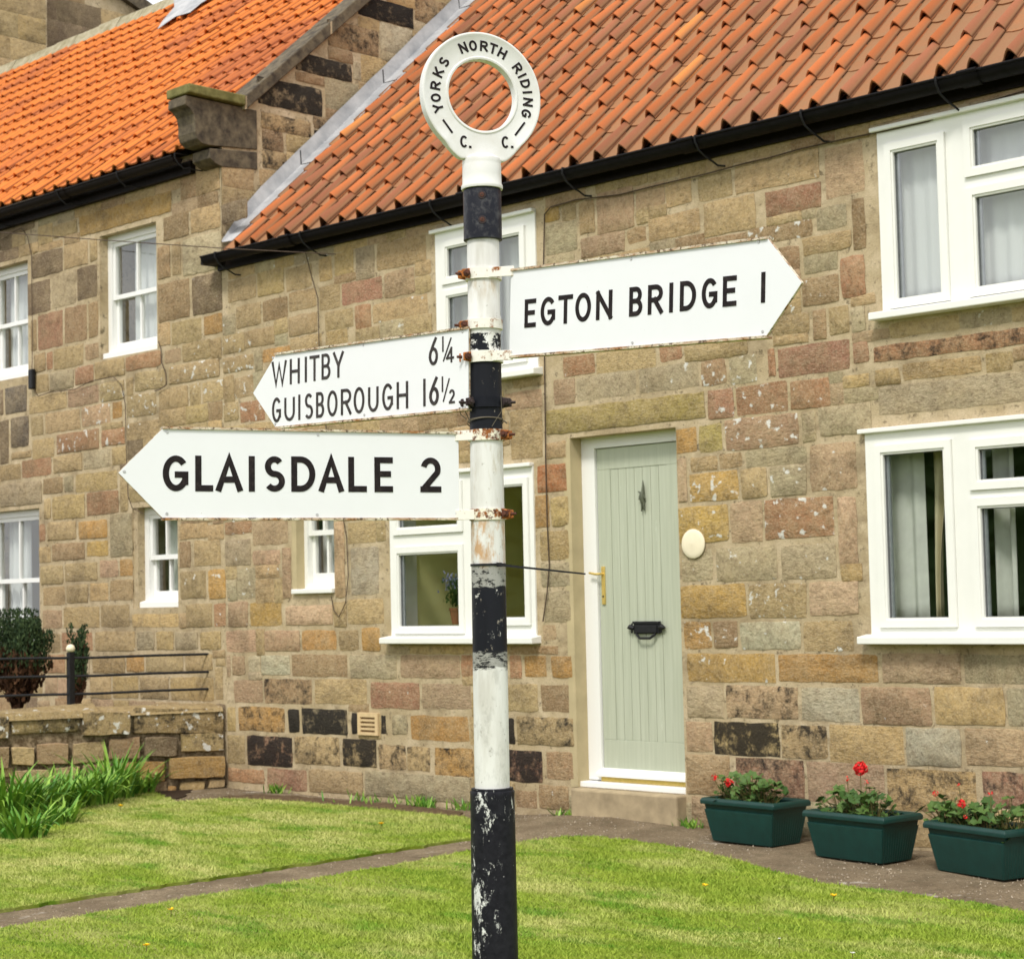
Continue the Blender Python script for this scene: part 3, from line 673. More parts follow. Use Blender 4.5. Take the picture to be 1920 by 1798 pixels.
# neighbouring roof
PN = R(41.6)
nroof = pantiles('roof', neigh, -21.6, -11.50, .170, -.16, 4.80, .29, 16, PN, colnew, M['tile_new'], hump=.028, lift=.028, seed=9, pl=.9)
ry = RY; rzn = lambda y: 4.80+(y+.16)*math.tan(PN)
mb = MB(); mb.add([(-21.6,-.05,rzn(-.05)-.05),(-11.6,-.05,rzn(-.05)-.05),(-11.6,ry,rzn(ry)-.05),(-21.6,ry,rzn(ry)-.05),(-11.6,2*ry,4.8),(-21.6,2*ry,4.8)], [(0,1,2,3),(3,2,4,5)])
mb.build('roof_lining', M['roomd'], neigh)
mb = MB(); mb.box((-21.5, 6.5, 0), (JX-.02, 6.8, 4.8)); mb.build('rear_wall', M['mortar'], neigh)
mb = MB()
k = 0
x = -21.6
while x < -11.7:
    mb.prism([(x+.01, ry-.19, rzn(ry)-.13), (x+.01, ry-.1, rzn(ry)+.02+random.uniform(-.01,.01)), (x+.01, ry, rzn(ry)+.07), (x+.01, ry+.1, rzn(ry)+.02), (x+.01, ry+.19, rzn(ry)-.13)], (.44, 0, 0)); x += .45
mb.build('ridge', M['copel'], neigh)
# lead patch near the ridge
q = [at(318, 15, 2.5)]*1
def onroof(px, py, dn_=.10):
    r = ray(px, py); t = math.tan(PN); k = ((4.80+dn_)+t*(CAM.y+.16)-CAM.z)/(r.z-t*r.y); return CAM+r*k
mb = MB(); P0 = [onroof(*p) for p in ((325, -14), (408, -14), (380, 4), (358, 22), (330, 30), (296, 54), (303, 42), (328, 12))]
mb.prism(P0, (0, -.008, -.012)); mb.build('lead_patch', M['lead'], neigh)
# coping on the gable
mb = MB(); ys_ = [.2, 1.06, 1.95, 2.8, RY]
for i in range(4):
    a, b = ys_[i]+.008, ys_[i+1]-.008
    mb.prism([(GX+.05, a, copeZ(a)), (GX+.05, b, copeZ(b)), (GX+.05, b, copeZ(b)+.115), (GX+.05, a, copeZ(a)+.115)], (-.27, 0, 0))
for i in range(4):
    a, b = 2*RY-ys_[i]-.008, 2*RY-ys_[i+1]+.008
    mb.prism([(GX+.05, a, copeZ(ys_[i])), (GX+.05, b, copeZ(ys_[i+1])), (GX+.05, b, copeZ(ys_[i+1])+.115), (GX+.05, a, copeZ(ys_[i])+.115)], (-.27, 0, 0))
cop = mb.build('coping', M['cope'], neigh, bevel=.008)
for y in (.2, 1.06, 1.95, 2.8): mb = MB(); mb.prism([(GX+.046, y-.009, copeZ(y)+.004), (GX+.046, y+.009, copeZ(y)+.012), (GX+.046, y+.009, copeZ(y)+.112), (GX+.046, y-.009, copeZ(y)+.104)], (-.262, 0, 0)); mb.build('joint', M['mortar'], cop)
mb = MB(); mb.prism([(GX+.055, -.335, 5.155), (GX+.055, .195, 5.145), (GX+.055, .195, copeZ(.2)+.112), (GX+.055, .08, 5.225), (GX+.055, -.335, 5.225)], (-.29, 0, 0)); mb.build('kneeler_cap', M['copeg'], neigh, bevel=.01)
prof = [(.33, 5.14), (-.335, 5.14), (-.34, 5.07), (-.30, 5.05), (-.262, 5.01), (-.25, 4.95), (-.25, 4.88), (-.235, 4.83), (-.19, 4.80), (-.13, 4.795), (.33, 4.835)]
mb = MB(); mb.prism([(GX+.012, a, b) for a, b in prof], (-.22, 0, 0)); kn = mb.build('kneeler', M['cope'], neigh, bevel=.006)
kn['label'] = 'dark scrolled kneeler stone under the gable coping'
prof = [(.33, 4.815), (-.115, 4.775), (-.12, 4.70), (-.06, 4.665), (0.0, 4.65), (.33, 4.68)]
mb = MB(); mb.prism([(GX+.010, a, b) for a, b in prof], (-.22, 0, 0)); mb.build('corbel', M['cope'], neigh, bevel=.006)

# ------------------------------------------------------------------ gutters
def gutter(parent, X0, X1, y, z, mat, brs, r=.053):
    mb = MB(); n = 12; vs = []
    for X in (X0, X1):
        for k in range(n+1):
            a = math.pi*k/n; vs.append((X, y-r*math.cos(a), z-r*math.sin(a)))
        for k in range(n, -1, -1):
            a = math.pi*k/n; vs.append((X, y-(r-.006)*math.cos(a), z-(r-.006)*math.sin(a)))
    m = 2*(n+1)
    mb.add(vs, [(k, (k+1) % m, (k+1) % m+m, k+m) for k in range(m)])
    mb.tube([(X0, y-r-.003, z+.004), (X1, y-r-.003, z+.004)], .0085, 8)
    for X in (X0, X1):
        mb.add([(X, y-r*math.cos(math.pi*k/n), z-r*math.sin(math.pi*k/n)) for k in range(n+1)], [list(range(n+1))])
    x = X0+1.0
    g = mb.build('gutter', mat, parent, 40)
    while x < X1-.3:
        mb = MB(); vs = []
        for X in (x-.055, x+.055):
            for k in range(n+1):
                a = math.pi*k/n; vs.append((X, y-(r+.007)*math.cos(a), z-(r+.007)*math.sin(a)))
        mb.add(vs, [(k, k+1, k+n+2, k+n+1) for k in range(n)]); mb.tube([(x-.055, y-r-.008, z+.006), (x+.055, y-r-.008, z+.006)], .013, 8)
        mb.build('union', mat, g, 40); x += 1.83
    for X, dz in brs:
        mb = MB()
        mb.tube([(X, y-r-.012, z+.012), (X, y-r-.010, z-.02), (X+.0, y-r*.6, z-r-.012), (X+.02, y+.01, z-r-.05), (X+.03, y+.05, z-r-dz*.75), (X+.04, y+.09, z-r-dz), (X+.07, -.003, z-r-dz-.004)], .006, 8)
        mb.tube([(X, y-r-.012, z+.012), (X, y+r+.012, z+.018)], .006, 6); mb.build('bracket', M['iron'], g, 50)
    return g
gutter(cottage, -11.31, XR, -.125, 3.945, M['gutter'], [(at(x_, 400).x, .09) for x_ in (440, 600, 845, 1095, 1345, 1545, 1800)])
gutter(neigh, -21.5, -11.62, -.155, 4.765, M['gutterb'], [(at(x_, 350).x, .05) for x_ in (20, 150, 262, 372)], r=.05)
mb = MB(); mb.box((-11.36, -.14, 3.90), (-11.20, -.004, 3.955)); mb.box((-11.3, -.03, 3.86), (XR, -.004, 3.93)); mb.build('eaves_board', M['gutterb'], cottage)
mb = MB(); mb.box((-21.5, -.05, 4.66), (-11.6, -.004, 4.755)); mb.build('eaves_board', M['gutterb'], neigh)

# ------------------------------------------------------------------ windows
def ring(mb, o, i, y0, y1):
    """rectangular ring between rectangle o and rectangle i (x0,x1,z0,z1)"""
    slab(mb, o[:2], o[2:], [i], y0, y1)
def pane_(mb, g, y): mb.add([(g[0], y, g[2]), (g[1], y, g[2]), (g[1], y, g[3]), (g[0], y, g[3])], [(0, 1, 2, 3)])
def casement(parent, O, glasses, yf=-.012, sill=True, head=True, sw=.052):
    """O outer frame rect; glasses = list of glass rects"""
    sash = [(g[0]-sw, g[1]+sw, g[2]-sw, g[3]+sw) for g in glasses]
    mb = MB(); slab(mb, O[:2], O[2:], sash, yf, yf+.075)
    wdw = mb.build('window', M['upvc'], parent, bevel=.004)
    for s_, g in zip(sash, glasses):
        mb = MB(); ring(mb, (s_[0]+.0015, s_[1]-.0015, s_[2]+.0015, s_[3]-.0015), (g[0]-.012, g[1]+.012, g[2]-.012, g[3]+.012), yf-.016, yf+.055)
        ring(mb, (g[0]-.0118, g[1]+.0118, g[2]-.0118, g[3]+.0118), g, yf-.008, yf+.05); mb.build('sash', M['upvc'], wdw, bevel=.003)
        mb = MB(); ring(mb, (g[0]-.004, g[1]+.004, g[2]-.004, g[3]+.004), (g[0]+.003, g[1]-.003, g[2]+.003, g[3]-.003), yf+.008, yf+.03); mb.build('gasket', M['gasket'], wdw)
        mb = MB(); mb.box((g[0]+.004, yf+.022, g[2]), (g[0]+.02, yf+.034, g[3])); mb.build('spacer', M['spacer'], wdw)
        mb = MB(); pane_(mb, g, yf+.016); mb.build('pane', M['glass'], wdw)
    if sill:
        mb = MB(); mb.prism([(O[0]-.045, yf-.075, O[2]-.035), (O[0]-.045, yf-.075, O[2]+.004), (O[0]-.045, yf+.03, O[2]+.018), (O[0]-.045, yf+.03, O[2]-.035)], (O[1]-O[0]+.075, 0, 0)); mb.build('sill', M['upvc'], wdw, bevel=.005)
    if head:
        for xa_, xb_ in ((O[0]+.001, O[0]+.012), (O[1]-.012, O[1]-.001)):
            mb = MB(); mb.box((xa_, yf+.076, O[2]+.001), (xb_, .219, O[3]-.001)); mb.build('jamb_lining', M['upvc'], wdw)
        mb = MB(); mb.box((O[0]-.03, yf-.03, O[3]-.008), (O[1]+.0, yf+.02, O[3]+.016)); mb.build('head_drip', M['upvc'], wdw, bevel=.004)
    return wdw
def px(x, y, Y=-.01): p = at(x, y, Y); return p.x, p.z
def grect(xa, xb, yt, yb):
    """glass rect from pixel: left x, right x at mid height, top & bottom at the centre"""
    xm, ym = (xa+xb)/2, (yt+yb)/2
    return (px(xa, ym)[0], px(xb, ym)[0], px(xm, yb)[1], px(xm, yt)[1])
g1 = grect(1680, 1762, 277, 555)
w1 = [g1, (g1[1]+.215, g1[1]+.56, 3.505, 3.695), (g1[1]+.215, g1[1]+.56, g1[2], 3.345), (g1[1]+.775, g1[1]+.775+(g1[1]-g1[0]), g1[2], g1[3])]
w1[0] = (g1[0], g1[1], g1[2]+.0, g1[3])
g2 = grect(1662, 1775, 848, 1158)
w2 = [g2, (g2[1]+.205, g2[1]+.55, 1.90, 2.055), (g2[1]+.205, g2[1]+.55, g2[2]+.0, 1.755), (g2[1]+.755, g2[1]+.755+(g2[1]-g2[0]), g2[2], g2[3])]
W1b = (W1[0], w1[3][1]+.1, W1[2], W1[3]); W2b = (W2[0], w2[3][1]+.1, W2[2], W2[3])
casement(cottage, W1, w1); casement(cottage, W2, w2)
g3 = (px(840, 490)[0], px(893, 490)[0], 3.475, 3.66)
w3 = [g3, (g3[0], g3[1], 2.89, 3.335), (px(930, 560)[0], px(977, 560)[0], 2.89, 3.655)]
casement(cottage, W3, w3)
g4 = (px(750, 1090)[0], px(861, 1090)[0], 1.185, 1.66)
w4 = [g4, (g4[0], g4[1], 1.845, 2.075), (px(920, 1100)[0], px(985, 1090)[0], 1.235, 2.06)]
casement(cottage, W4, w4)
# small window with glazing bars on the cottage
def bars_window(parent, O, yf, cols, rows_, fw_=.045, bw=.022, mat='upvc', sill=.05, meet=True, lean=0):
    x0, x1, z0, z1 = O; zm = z0+(z1-z0)*.5
    mb = MB(); ring(mb, O, (x0+fw_, x1-fw_, z0+fw_, z1-fw_), yf, yf+.09); wdw = mb.build('window', M[mat], parent, bevel=.004)
    gx0, gx1, gz0, gz1 = x0+fw_, x1-fw_, z0+fw_, z1-fw_
    for kk, (a, b, yy) in enumerate(((zm-.02, gz1, yf+.014), (gz0, zm+.02, yf+.046))):
        mb = MB(); s_ = .035; bot = s_ if kk == 0 else .075
        I = (gx0+s_, gx1-s_, a+bot, b-s_); hs = []
        cw = (I[1]-I[0]+bw)/cols; rh = (I[3]-I[2]+bw)/rows_
        for i in range(cols):
            for j in range(rows_): hs.append((I[0]+i*cw, I[0]+i*cw+cw-bw, I[2]+j*rh, I[2]+j*rh+rh-bw))
        slab(mb, (gx0+.001, gx1-.001), (a, b), hs, yy, yy+.03); mb.build('sash', M[mat], wdw, bevel=.003)
        mb = MB()
        for h in hs: pane_(mb, h, yy+.018)
        mb.build('pane', M['glass'], wdw)
    if sill:
        mb = MB(); mb.prism([(x0-.02, yf-.06, z0-sill), (x0-.02, yf-.06, z0-.005), (x0-.02, yf+.05, z0+.012), (x0-.02, yf+.05, z0-sill)], (x1-x0+.04, 0, 0)); mb.build('sill', M[mat], wdw, bevel=.005)
    return wdw
p5 = at(571, 1050, .07); p5b = at(616, 1050, .07)
W5f = (p5.x, W5[1]+.03, W5[2]+.035, W5[3]); bars_window(cottage, (p5.x, W5[1], W5[2]+.035, W5[3]), .07, 2, 1, .035)
mb = MB(); mb.box((W5[0]+.01, -.03, W5[2]-.0), (W5[1]+.0, .16, W5[2]+.034)); mb.build('sill', M['upvc'], cottage, bevel=.006)
mb = MB(); mb.box((W5[0]-.001, -.004, W5[2]+.034), (p5.x, .09, W5[3])); mb.build('window_reveal', M['cream'], cottage)
# sash windows of the taller house
sashes = []
for O, yf, c_, rr, sl_ in ((N1, .075, 2, 1, .05), (N2, .075, 2, 1, .05), (N3, .06, 2, 1, .05), (N4, .075, 2, 1, .05)):
    left = at(203, 550, yf).x if O is N2 else (at(272, 1050, yf).x if O is N4 else O[0])
    bars_window(neigh, (left, O[1], O[2], O[3]), yf, c_, rr, .055, .02, 'wpaint', 0)
    if O is N2: mb = MB(); mb.box((O[0]-.001, .01, O[2]), (left, .2, O[3])); mb.build('window_reveal', M['mortar'], neigh)
    if O is N4: mb = MB(); mb.box((O[0]-.001, .01, O[2]), (left, .2, O[3])); mb.build('window_reveal', M['mortar'], neigh)
    mb = MB(); mb.prism([(left, yf-.055, O[2]), (left, yf-.055, O[2]+.045), (left, yf+.0, O[2]+.06), (left, yf+.0, O[2])], (O[1]-left, 0, 0)); mb.build('sill', M['wpaint'], neigh, bevel=.004)

# rooms behind the windows
def rooms(parent, name, X0, X1, cells, divs):
    mb = MB()
    for (a, b, z0, z1, mi) in cells:
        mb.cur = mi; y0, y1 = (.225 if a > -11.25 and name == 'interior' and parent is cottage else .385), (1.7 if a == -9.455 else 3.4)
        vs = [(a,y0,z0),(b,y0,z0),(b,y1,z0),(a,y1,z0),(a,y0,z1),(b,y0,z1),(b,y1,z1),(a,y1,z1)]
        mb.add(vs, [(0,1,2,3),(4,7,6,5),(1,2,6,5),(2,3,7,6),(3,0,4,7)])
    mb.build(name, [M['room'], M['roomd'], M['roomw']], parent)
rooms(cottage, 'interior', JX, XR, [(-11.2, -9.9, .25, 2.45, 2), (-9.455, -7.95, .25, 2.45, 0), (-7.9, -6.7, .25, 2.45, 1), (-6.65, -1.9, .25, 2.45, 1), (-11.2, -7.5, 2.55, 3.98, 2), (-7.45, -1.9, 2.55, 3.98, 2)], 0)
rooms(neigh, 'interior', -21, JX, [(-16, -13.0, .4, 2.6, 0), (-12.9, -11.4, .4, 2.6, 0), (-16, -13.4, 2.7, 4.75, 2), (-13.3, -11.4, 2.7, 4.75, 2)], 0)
def curtain(x0, x1, z0, z1, y, label, mat='net', amp=.007, wl=.09, group=None, gather=0):
    n = max(8, int((x1-x0)/.006)); vs = []; m = 8
    ph = random.uniform(0, 6)
    for j in range(m+1):
        t = j/m; z = z1+(z0-z1)*t
        for i in range(n+1):
            u = i/n; X = x0+(x1-x0)*u
            if gather: X = x0+(x1-x0)*(u*(1-gather*math.sin(min(1, t*1.15)*math.pi*.5)))
            vs.append((X, y+amp*math.sin(u*(x1-x0)/wl*6.28+ph+.6*math.sin(u*9))*(.6+.4*t), z))
    mb = MB(); mb.add(vs, [(j*(n+1)+i, j*(n+1)+i+1, (j+1)*(n+1)+i+1, (j+1)*(n+1)+i) for j in range(m) for i in range(n)])
    o = mb.build('curtain', M[mat], None, 80); s_ = o.modifiers.new('thick', 'SOLIDIFY'); s_.thickness = .002
    return tag(o, label, 'curtain', group)
curtain(-5.46, -4.0, 2.83, 3.79, .10, 'white net curtain in the upper right cottage window')
curtain(-8.92, -8.03, 2.80, 3.77, .10, 'white net curtain in the upper cottage window behind the signpost')
curtain(-10.44, -10.05, 1.5, 2.2, .24, 'white net curtain in the narrow cottage window with glazing bars')
curtain(-5.60, -5.36, 1.16, 2.15, .15, 'grey green drape at the left side of the lower right cottage window', 'drape', .012, .1)
curtain(-5.34, -5.2, 1.16, 2.15, .20, 'cream tied-back drape in the lower right cottage window', 'cream_drape', .03, .1, None, .75)
curtain(-4.95, -4.83, 1.16, 2.15, .16, 'dull drape behind the middle light of the lower right cottage window', 'drape', .03, .1)
curtain(-14.7, -14.08, 3.4, 4.3, .22, 'white net curtain in the leftmost upper sash window')
curtain(-12.75, -12.18, 3.4, 4.33, .22, 'white net curtain in the upper sash window under the ochre lintel')
curtain(-14.7, -14.38, 1.1, 2.15, .22, 'white curtain gathered at the left of the lower sash window behind the shrub', 'net', .03, .1)
curtain(-14.0, -13.93, 1.1, 2.15, .22, 'narrow white curtain at the right of the lower sash window behind the shrub', 'net', .02, .1)
curtain(-12.3, -12.12, 1.42, 2.1, .22, 'grey drape in the smallest sash window under the arrow of the nearest sign', 'drape', .02, .1)

# ------------------------------------------------------------------ door
mb = MB(); fx0 = at(1098, 1100, .11).x; DT = at(1180, 822, .11).z
slab(mb, (fx0, DR[1]+.0), (DR[2]+.04, DR[3]), [(at(1122, 1100, .11).x, DR[1]-.07, DR[2]-.1, at(1190, 834, .11).z)], .10, .19); dframe = mb.build('door_frame', M['wpaint'], cottage, bevel=.004)
dx0, dx1, dz0, dz1 = at(1122, 1100, .11).x+.004, DR[1]-.073, DR[2]+.085, at(1190, 834, .11).z-.004
mb = MB(); mb.box((dx0, .128, dz0), (dx1, .17, dz1)); 
mb.box((dx0, .118, dz1-.13), (dx1, .1279, dz1)); mb.box((dx0, .118, dz0), (dx1, .1279, dz0+.2)); mb.box((dx0, .118, dz0+.2005), (dx0+.105, .1279, dz1-.1305)); mb.box((dx1-.105, .118, dz0+.2005), (dx1, .1279, dz1-.1305))
nb = 7; bw = (dx1-dx0-.21)/nb
for i in range(nb): mb.box((dx0+.105+i*bw+.0012, .1215, dz0+.2005), (dx0+.105+(i+1)*bw-.0012, .1279, dz1-.1305))
door = mb.build('door', M['door'], cottage, bevel=.002); door['label'] = 'sage green boarded front door'
mb = MB(); mb.prism([(dx0-.02, .06, DR[2]+.085), (dx0-.02, .12, DR[2]+.115), (dx0-.02, .12, DR[2]+.07), (dx0-.02, .06, DR[2]+.065)], (dx1-dx0+.05, 0, 0)); mb.build('weather_bar', M['wpaint'], door, bevel=.003)
mb = MB(); mb.box((dx0, .09, DR[2]+.035), (dx1, .17, DR[2]+.065)); mb.build('threshold', M['brass'], cottage)
mb = MB(); mb.box((fx0-.01, .02, DR[2]+.001), (DR[1]-.001, .19, DR[2]+.034)); mb.build('door_sill', M['wpaint'], cottage, bevel=.004)
mb = MB(); mb.box((dx0-.02, .17, dz0-.06), (dx1+.03, .3, dz1+.1)); mb.build('door_back', M['roomd'], cottage)
hp = at(1131, 1100, .11)
mb = MB(); mb.box((hp.x-.012, .108, at(1131, 1133, .11).z), (hp.x+.014, .117, at(1131, 1062, .11).z)); mb.tube([(hp.x, .117, at(1131, 1076, .11).z), (hp.x, .075, at(1131, 1076, .11).z), (hp.x-.03, .07, at(1131, 1076, .11).z), (hp.x-.075, .07, at(1131, 1074, .11).z+.002)], .0075, 10); mb.build('handle', M['brass'], door, 40, bevel=.0015)
mb = MB(); mb.tube([(hp.x, .106, at(1131, 1118, .11).z), (hp.x, .117, at(1131, 1118, .11).z)], .006, 10); mb.build('keyhole', M['dark'], door)
# knocker: a little cast hare figure reduced to a plain fox-like silhouette of bronze
kp = at(1208, 932, .115)
def kb(pts, r): mbk.tube([(kp.x+a, .106, kp.z+b) for a, b in pts], r, 8)
mbk = MB(); kb([(0, .10), (.0, .06), (-.004, .02)], [.002, .008, .012]); kb([(-.004, .03), (-.012, .0), (-.006, -.035)], [.012, .02, .012]); kb([(-.008, .02), (-.04, .035)], [.01, .003]); kb([(-.008, .0), (-.036, -.012)], [.01, .004])
kb([(-.008, -.03), (-.016, -.085)], [.009, .004]); kb([(.0, -.03), (.008, -.08)], [.009, .004]); kb([(.0, .02), (.012, -.01)], [.008, .005]); mbk.build('knocker', M['bronze'], door, 50)
lp = at(1214, 1179, .115)
mb = MB(); mb.box((lp.x-.10, .104, lp.z-.028), (lp.x+.10, .117, lp.z+.04)); mb.box((lp.x-.105, .098, lp.z+.032), (lp.x+.105, .117, lp.z+.046)); mb.box((lp.x-.085, .096, lp.z-.022), (lp.x+.085, .1045, lp.z+.02))
for s_ in (-1, 1): mb.tube([(lp.x+s_*.10, .108, lp.z+.006), (lp.x+s_*.125, .10, lp.z+.012), (lp.x+s_*.15, .104, lp.z+.006)], [.014, .017, .003], 8); mb.tube([(lp.x+s_*.112, .104, lp.z+.035), (lp.x+s_*.115, .104, lp.z-.025)], .006, 8)
mb.tube([(lp.x-.075, .10, lp.z-.03), (lp.x-.04, .088, lp.z-.055), (lp.x+.04, .088, lp.z-.055), (lp.x+.075, .10, lp.z-.03)], .008, 8); mb.build('letterbox', M['iron'], door, 40, bevel=.002)
mb = MB(); sx0 = at(1070, 1500, -.0).x; sx1 = -6.87
mb.box((at(1069, 1468, -.09).x, -.09, -.05), (at(1268, 1487, -.09).x, .02, DR[2]-.0)); mb.box((-7.79+.001, .02, -.05), (-6.926, .2, DR[2]-.0005)); mb.build('doorstep', M['step'], cottage, bevel=.012)
mb = MB(); mb.box((DR[0]-.035, -.0025, DR[2]), (DR[0]-.001, .02, DR[3]-.03)); mb.box((DR[0]-.0008, -.0028, DR[2]+.002), (fx0-.0005, .19, DR[3]+.0)); mb.build('door_reveal', M['cream'], cottage)
# vent
v0 = at(693, 1357)
mb = MB(); slab(mb, (v0.x-.105, v0.x+.105), (v0.z-.075, v0.z+.075), [(v0.x-.075, v0.x+.075, v0.z-.055+i*.029, v0.z-.04+i*.029) for i in range(4)], -.02, .0); vt = mb.build('air_vent', M['vent'], cottage, bevel=.002)
mb = MB(); mb.box((v0.x-.08, -.008, v0.z-.06), (v0.x+.08, -.004, v0.z+.06)); mb.build('vent_slot', M['ventd'], vt)
# plaque
pp = at(1296.5, 1019.5, -.03)
mb = MB(); 
prof = [(0.001, .0), (.06, -.009), (.080, -.010), (.085, -.014), (.083, -.022), (.001, -.022)]
vs = []; n_ = 48
for r_, d_ in prof:
    for k in range(n_): a = 2*math.pi*k/n_; vs.append((pp.x+r_*math.cos(a), -.03-d_, pp.z+r_*math.sin(a)))
mb.add(vs, [(i*n_+k, i*n_+(k+1) % n_, (i+1)*n_+(k+1) % n_, (i+1)*n_+k) for i in range(len(prof)-1) for k in range(n_)]+[list(range(n_))[::-1]])
tag(mb.build('plaque', M['plaque'], None, 40), 'round blank cream plaque on the stone wall right of the green door', 'plaque')

# cables
def cable(pts, r, label, Y=-.02, mat='cable', res=1):
    mb = MB(); P = [at(a, b, Y) for a, b in pts]; mb.tube(P, r, 6); return tag(mb.build('cable', M[mat], None, 60), label, 'cable')
cable([(1925, 170), (1850, 192), (1780, 210), (1740, 228), (1660, 246), (1580, 262), (1500, 280), (1440, 297), (1400, 306), (1330, 325), (1240, 346), (1160, 366), (1080, 375), (1032, 389), (1021, 402), (1019, 500), (1020, 600), (1022, 760), (1023, 860), (1026, 980), (1030, 1060), (1026, 1110), (1018, 1165)], .0042, 'dark brown cable running under the cottage gutter and down beside the green door')
cable([(572, 470), (582, 510), (596, 560), (598, 650), (605, 760), (620, 860), (640, 950), (650, 1010), (653, 1080), (648, 1130), (636, 1156), (626, 1145), (621, 1118)], .0032, 'thin black cable looping down beside the narrow cottage window')
cable([(0, 452), (18, 440), (40, 428), (52, 445), (59, 480), (60, 560), (61, 640), (60, 700)], .003, 'thin cable dropping beside the leftmost upper sash window')
cable([(62, 728), (72, 743), (95, 735), (140, 730), (170, 715), (212, 706), (228, 722), (235, 760), (236, 820), (238, 880), (240, 930), (248, 953), (268, 962)], .003, 'thin cable bending across the stonework down to the smallest sash window')
cable([(297, 640), (302, 655), (303, 680), (311, 700), (312, 722), (298, 731), (290, 733)], .004, 'short cable stub below the sash window with the ochre lintel')
bx = at(60, 711, -.03); mb = MB(); mb.box((bx.x-.035, -.05, bx.z-.085), (bx.x+.03, -.012, bx.z+.085)); tag(mb.build('junction_box', M['iron'], None, bevel=.01), 'small black junction box beside the leftmost upper sash window', 'junction box')
P = [at(-260, 405, -.9), at(0, 436, -.8), at(200, 451, -.6), at(420, 466, -.4), at(630, 477, -.07)]
mb = MB(); mb.tube(P, .0035, 6); tag(mb.build('overhead_wire', M['cable'], None), 'thin overhead wire stretched in front of the upper windows of the left house', 'wire')
# house behind, beyond the neighbour's ridge
rear = empty('stone_building', (-25.2, 5, 0), 'pale ashlar building with a stack rising behind the orange roof', 'building')
BX = -21.9
za = atx(226, 0, BX); zb = atx(254, 20, BX); dz = (zb.z-za.z)/(zb.y-za.y); cz = lambda y: za.z+dz*(y-za.y)
ms = Masonry(); mb = MB(); mb.prism([(BX, .5, 0), (BX, za.y+2.5, 0), (BX, za.y+2.5, cz(za.y+2.5)), (BX, .5, cz(.5))], (-6, 0, 0)); ms.slab(mb); print('rear', za, zb, dz)
bfr = lambda a, b, o: (BX+o, a, b)
autofill(ms, (1.0, za.y+1), (6.5, cz(1.)), [], bfr, 'd b b t d'.split(), row=.36, wr=(.5, 1.0), clip=lambda a, b, c, d: d < cz(b)); st_y = atx(88, 50, BX+.3).y
mb = MB(); mb.box((BX-1, 1.0, 7), (BX+.3, st_y, 12.5)); ms.slab(mb)
bfr2 = lambda a, b, o: (BX+.3+o, a, b); autofill(ms, (1.0, st_y), (7, 12.5), [], bfr2, 'y t y t'.split(), row=.34, wr=(.4, .8))
bfr3 = lambda a, b, o: (a, 1.0-o, b); autofill(ms, (BX-1, BX+.3), (7, 12.5), [], bfr3, 'y t y t'.split(), row=.34, wr=(.4, .8))
ms.build('wall', rear)
mb = MB(); mb.prism([(BX+.1, .5, cz(.5)), (BX+.1, za.y+2.5, cz(za.y+2.5)), (BX+.1, za.y+2.5, cz(za.y+2.5)+.2), (BX+.1, .5, cz(.5)+.2)], (-6.2, 0, 0)); mb.build('coping', M['cope'], rear)

# ------------------------------------------------------------------ garden wall, railing, shrubs
GD = Vector((-.362, -.932, 0)).normalized(); GN = Vector((.932, -.362, 0)).normalized(); GP = Vector((-11.305, -.01, 0))
def gat(x, y, off=0.):
    r = ray(x, y); o = GP+GN*off; t = (o-CAM).dot(GN)/r.dot(GN); p = CAM+r*t; return (p-GP).dot(GD), p.z, p
gw = empty('garden_wall', GP, 'low mossy rubble stone garden wall with long coping stones running out from the house corner', 'wall')
gfr2 = lambda a, b, o: GP+GD*a+GN*o+Vector((0, 0, b))
TOPZ = gat(300, 1328)[1]
ms = Masonry(); mb = MB(); LW = 5.2
mb.add([gfr2(0,-.2,-.01), gfr2(LW,-.2,-.01), gfr2(LW,TOPZ-.03,-.01), gfr2(0,TOPZ-.03,-.01), gfr2(0,-.2,-.38), gfr2(LW,-.2,-.38), gfr2(LW,TOPZ-.03,-.38), gfr2(0,TOPZ-.03,-.38)], [(0,1,2,3),(5,4,7,6),(3,2,6,7),(1,5,6,2)])
ms.slab(mb)
GL = []
for it in """-140 70 690 880 mk;85 640 672 830 m;650 1040 645 850 m;1058 1790 612 835 m;85 275 935 1090 t;285 550 905 1080 b;572 848 895 1070 t;862 1122 862 1040 b;1150 1415 855 1020 d;1440 1790 800 980 m;100 395 1115 1240 t;418 638 1095 1230 t;650 890 1075 1200 b;902 1325 1055 1225 o;1345 1795 1010 1190 O;1340 1415 1245 1320 o;1432 1640 1212 1310 y;1655 1795 1190 1270 t;-200 75 935 1120 b""".split(';'):
    q = it.split(); x0, x1, y0, y1 = [float(v)/4.267 for v in q[:4]]; y0 += 1180; y1 += 1180; xc, yc = (x0+x1)/2, (y0+y1)/2
    a = gat(x1, yc)[0]; b = gat(x0, yc)[0]; GL.append((max(0, a), b, gat(xc, y1)[1], min(TOPZ, gat(xc, y0)[1]), q[4].replace('m', 'mHs')))
GL = overlap_clean(GL)
for q in GL: ms.stone(*q[:4], q[4], gfr2, g=.004, prot=random.uniform(.01, .06), skew=random.uniform(-.05, .05))
autofill(ms, (.02, LW), (.0, .42), GL, gfr2, 't b m o y'.split(), row=.17)
autofill(ms, (.02, LW), (.42, TOPZ), [(q[0], q[1], .4, TOPZ, '') for q in GL], gfr2, ['mHs'], row=.27, wr=(.7, 1.1))
